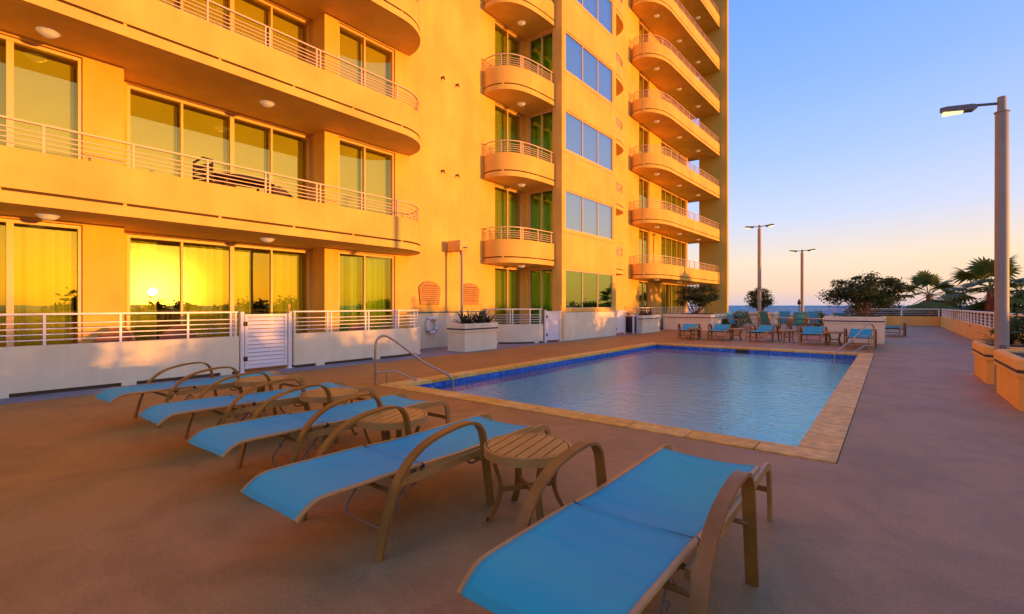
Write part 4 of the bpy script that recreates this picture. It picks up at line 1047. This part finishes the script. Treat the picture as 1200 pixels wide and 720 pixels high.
for (x, y, rz, lab) in [(-4.6,25.9,150,'bronze dining chair with its back towards the pool at the left table'),
        (-4.35,28.4,10,'teal dining chair behind the left dining table'), (-3.55,26.2,-150,'teal dining chair between the two tables, facing away from the pool'),
        (-3.3,27.9,-35,'teal dining chair beyond and right of the left table'), (-1.9,25.3,-155,'teal dining chair right of the dark torch, back towards the pool'),
        (-1.55,26.9,-60,'teal dining chair right of the right dining table'), (-2.9,27.4,20,'teal dining chair on the far side of the right table'),
        (-6.0,25.6,70,'teal dining chair standing left of the tall lamp, near the tower end')]:
    dup(CH, (x,y,0), R(rz), lab)
def pole_torch(label, x, y, h):
    t_ = thing('garden_torch', label, 'garden torch', (x,y,0)); s = MB(); s.tube([(0,0,0),(0,0,h-.25)], .022, 8); s.lathe([(.2,.0),(.2,.05),(.03,.07)], 16); s.build('pole', 'lamp_head', t_)
    s = MB(); s.lathe([(.03,h-.25),(.075,h-.2),(.085,h-.1),(.05,h-.05),(.045,h),(.02,h+.05)], 12); s.build('torch_head', 'black', t_)
pole_torch('dark slim torch standing among the teal dining chairs', -3.72, 28.6, 1.62)
# bin
t_ = thing('litter_bin', 'black litter bin with pale corner posts beside the reddish planter', 'litter bin', (-9.75,21.45,0))
s = MB(); s.rbox(-.20,.20,-.20,.20,.06,.80,.03,2); s.build('bin_body', 'bin_black', t_)
for x in (-.23,.23):
    for y in (-.23,.23): s = MB(); s.box(x-.03,x+.03,y-.03,y+.03,0,.95); s.build('corner_post', 'white_paint', t_)
s = MB(); s.lathe([(.30,.9505),(.34,.965),(.34,.99),(.1,1.06)], 20); s.build('lid', 'stucco_gold', t_)

# patio chairs behind the walls, furniture on the first balcony
def wicker(label, x, y, z, rz, mt, cat='patio chair', high=.95):
    t_ = thing('wicker_chair', label, cat, (x,y,z), R(rz), group='wicker patio chairs'); n_ = 13
    s = MB(); pts = [(.34*math.sin(a), .30-.34*math.cos(a)*0+ -.34*(1-math.cos(a))*-.0, 0) for a in [0]]
    s = MB()
    prof = []; 
    for k in range(n_):
        a = PI*(k/(n_-1)); x_ = -.34*math.cos(a); y_ = .05+.30*math.sin(a); h_ = .60+(high-.60)*math.sin(a)**1.2; prof.append((x_,y_,h_))
    vs = []
    for x_, y_, h_ in prof: vs += [(x_,y_,.18),(x_,y_,h_),(x_*.88,y_-.04,h_),(x_*.88,y_-.04,.18)]
    fs = [(4*k+j, 4*k+(j+1)%4, 4*k+4+(j+1)%4, 4*k+4+j) for k in range(n_-1) for j in range(4)]; s.add(vs, fs, 0, True); s.build('backrest', mt, t_)
    s = MB(); s.rbox(-.29,.29,-.28,.28,.33,.45,.04,2); s.build('seat', mt, t_)
    for sx in (-.27,.27):
        for sy in (-.25,.25): s = MB(); s.box(sx-.02,sx+.02,sy-.02,sy+.02,0,.33); s.build('leg', mt, t_)
wicker('brown wicker patio chair behind the railing at the orange pier', -10.75, 2.2, 0, 60, 'brown_wicker')
wicker('brown wicker patio chair behind the railing below the mirrored sun', -10.8, 3.25, 0, 75, 'brown_wicker')
wicker('low brown wicker patio chair behind the railing near the gate', -10.85, 7.4, 0, 90, 'brown_wicker', high=.85)
zf = 3.085
t_ = thing('folded_chair', 'upright dark folded slatted chair on the first balcony', 'folding chair', (-10.7,3.62,zf), R(20))
s = MB()
for i in range(7): s.box(-.24,.24,-.02,.0,.38+.10*i,.38+.10*i+.075)
s.build('backrest', 'dark_wicker', t_)
s = MB()
for sx in (-.25,.25): s.tube([(sx,.0,0),(sx,0,1.12)], .018, 6)
s.tube([(-.25,0,1.12),(0,0,1.2),(.25,0,1.12)], .02, 6); s.build('frame', 'dark_wicker', t_)
s = MB(); s.box(-.25,.25,-.40,-.02,.42,.45); s.build('seat', 'dark_wicker', t_)
t_ = thing('patio_table', 'low dark oval table on the first balcony', 'patio table', (-10.65,4.35,zf))
s = MB(); s.lathe([(.40,.84),(.42,.85),(.42,.89),(.40,.90)], 28)
s.v = [(x,y*1.5,z) for x,y,z in s.v]; s.build('tabletop', 'dark_wicker', t_)
for sx in (-.22,.22):
    for sy in (-.4,.4): s = MB(); s.box(sx-.02,sx+.02,sy-.02,sy+.02,0,.84); s.build('leg', 'dark_wicker', t_)
wicker('dark curved wicker chair at the right end of the first balcony table', -10.65, 5.3, zf, 100, 'dark_wicker', high=.98)
wicker('dark low wicker chair at the left side of the first balcony table', -10.9, 3.95, zf, -80, 'dark_wicker', high=.80)

for o in bpy.data.objects:
    if 'world' in o: del o['world']
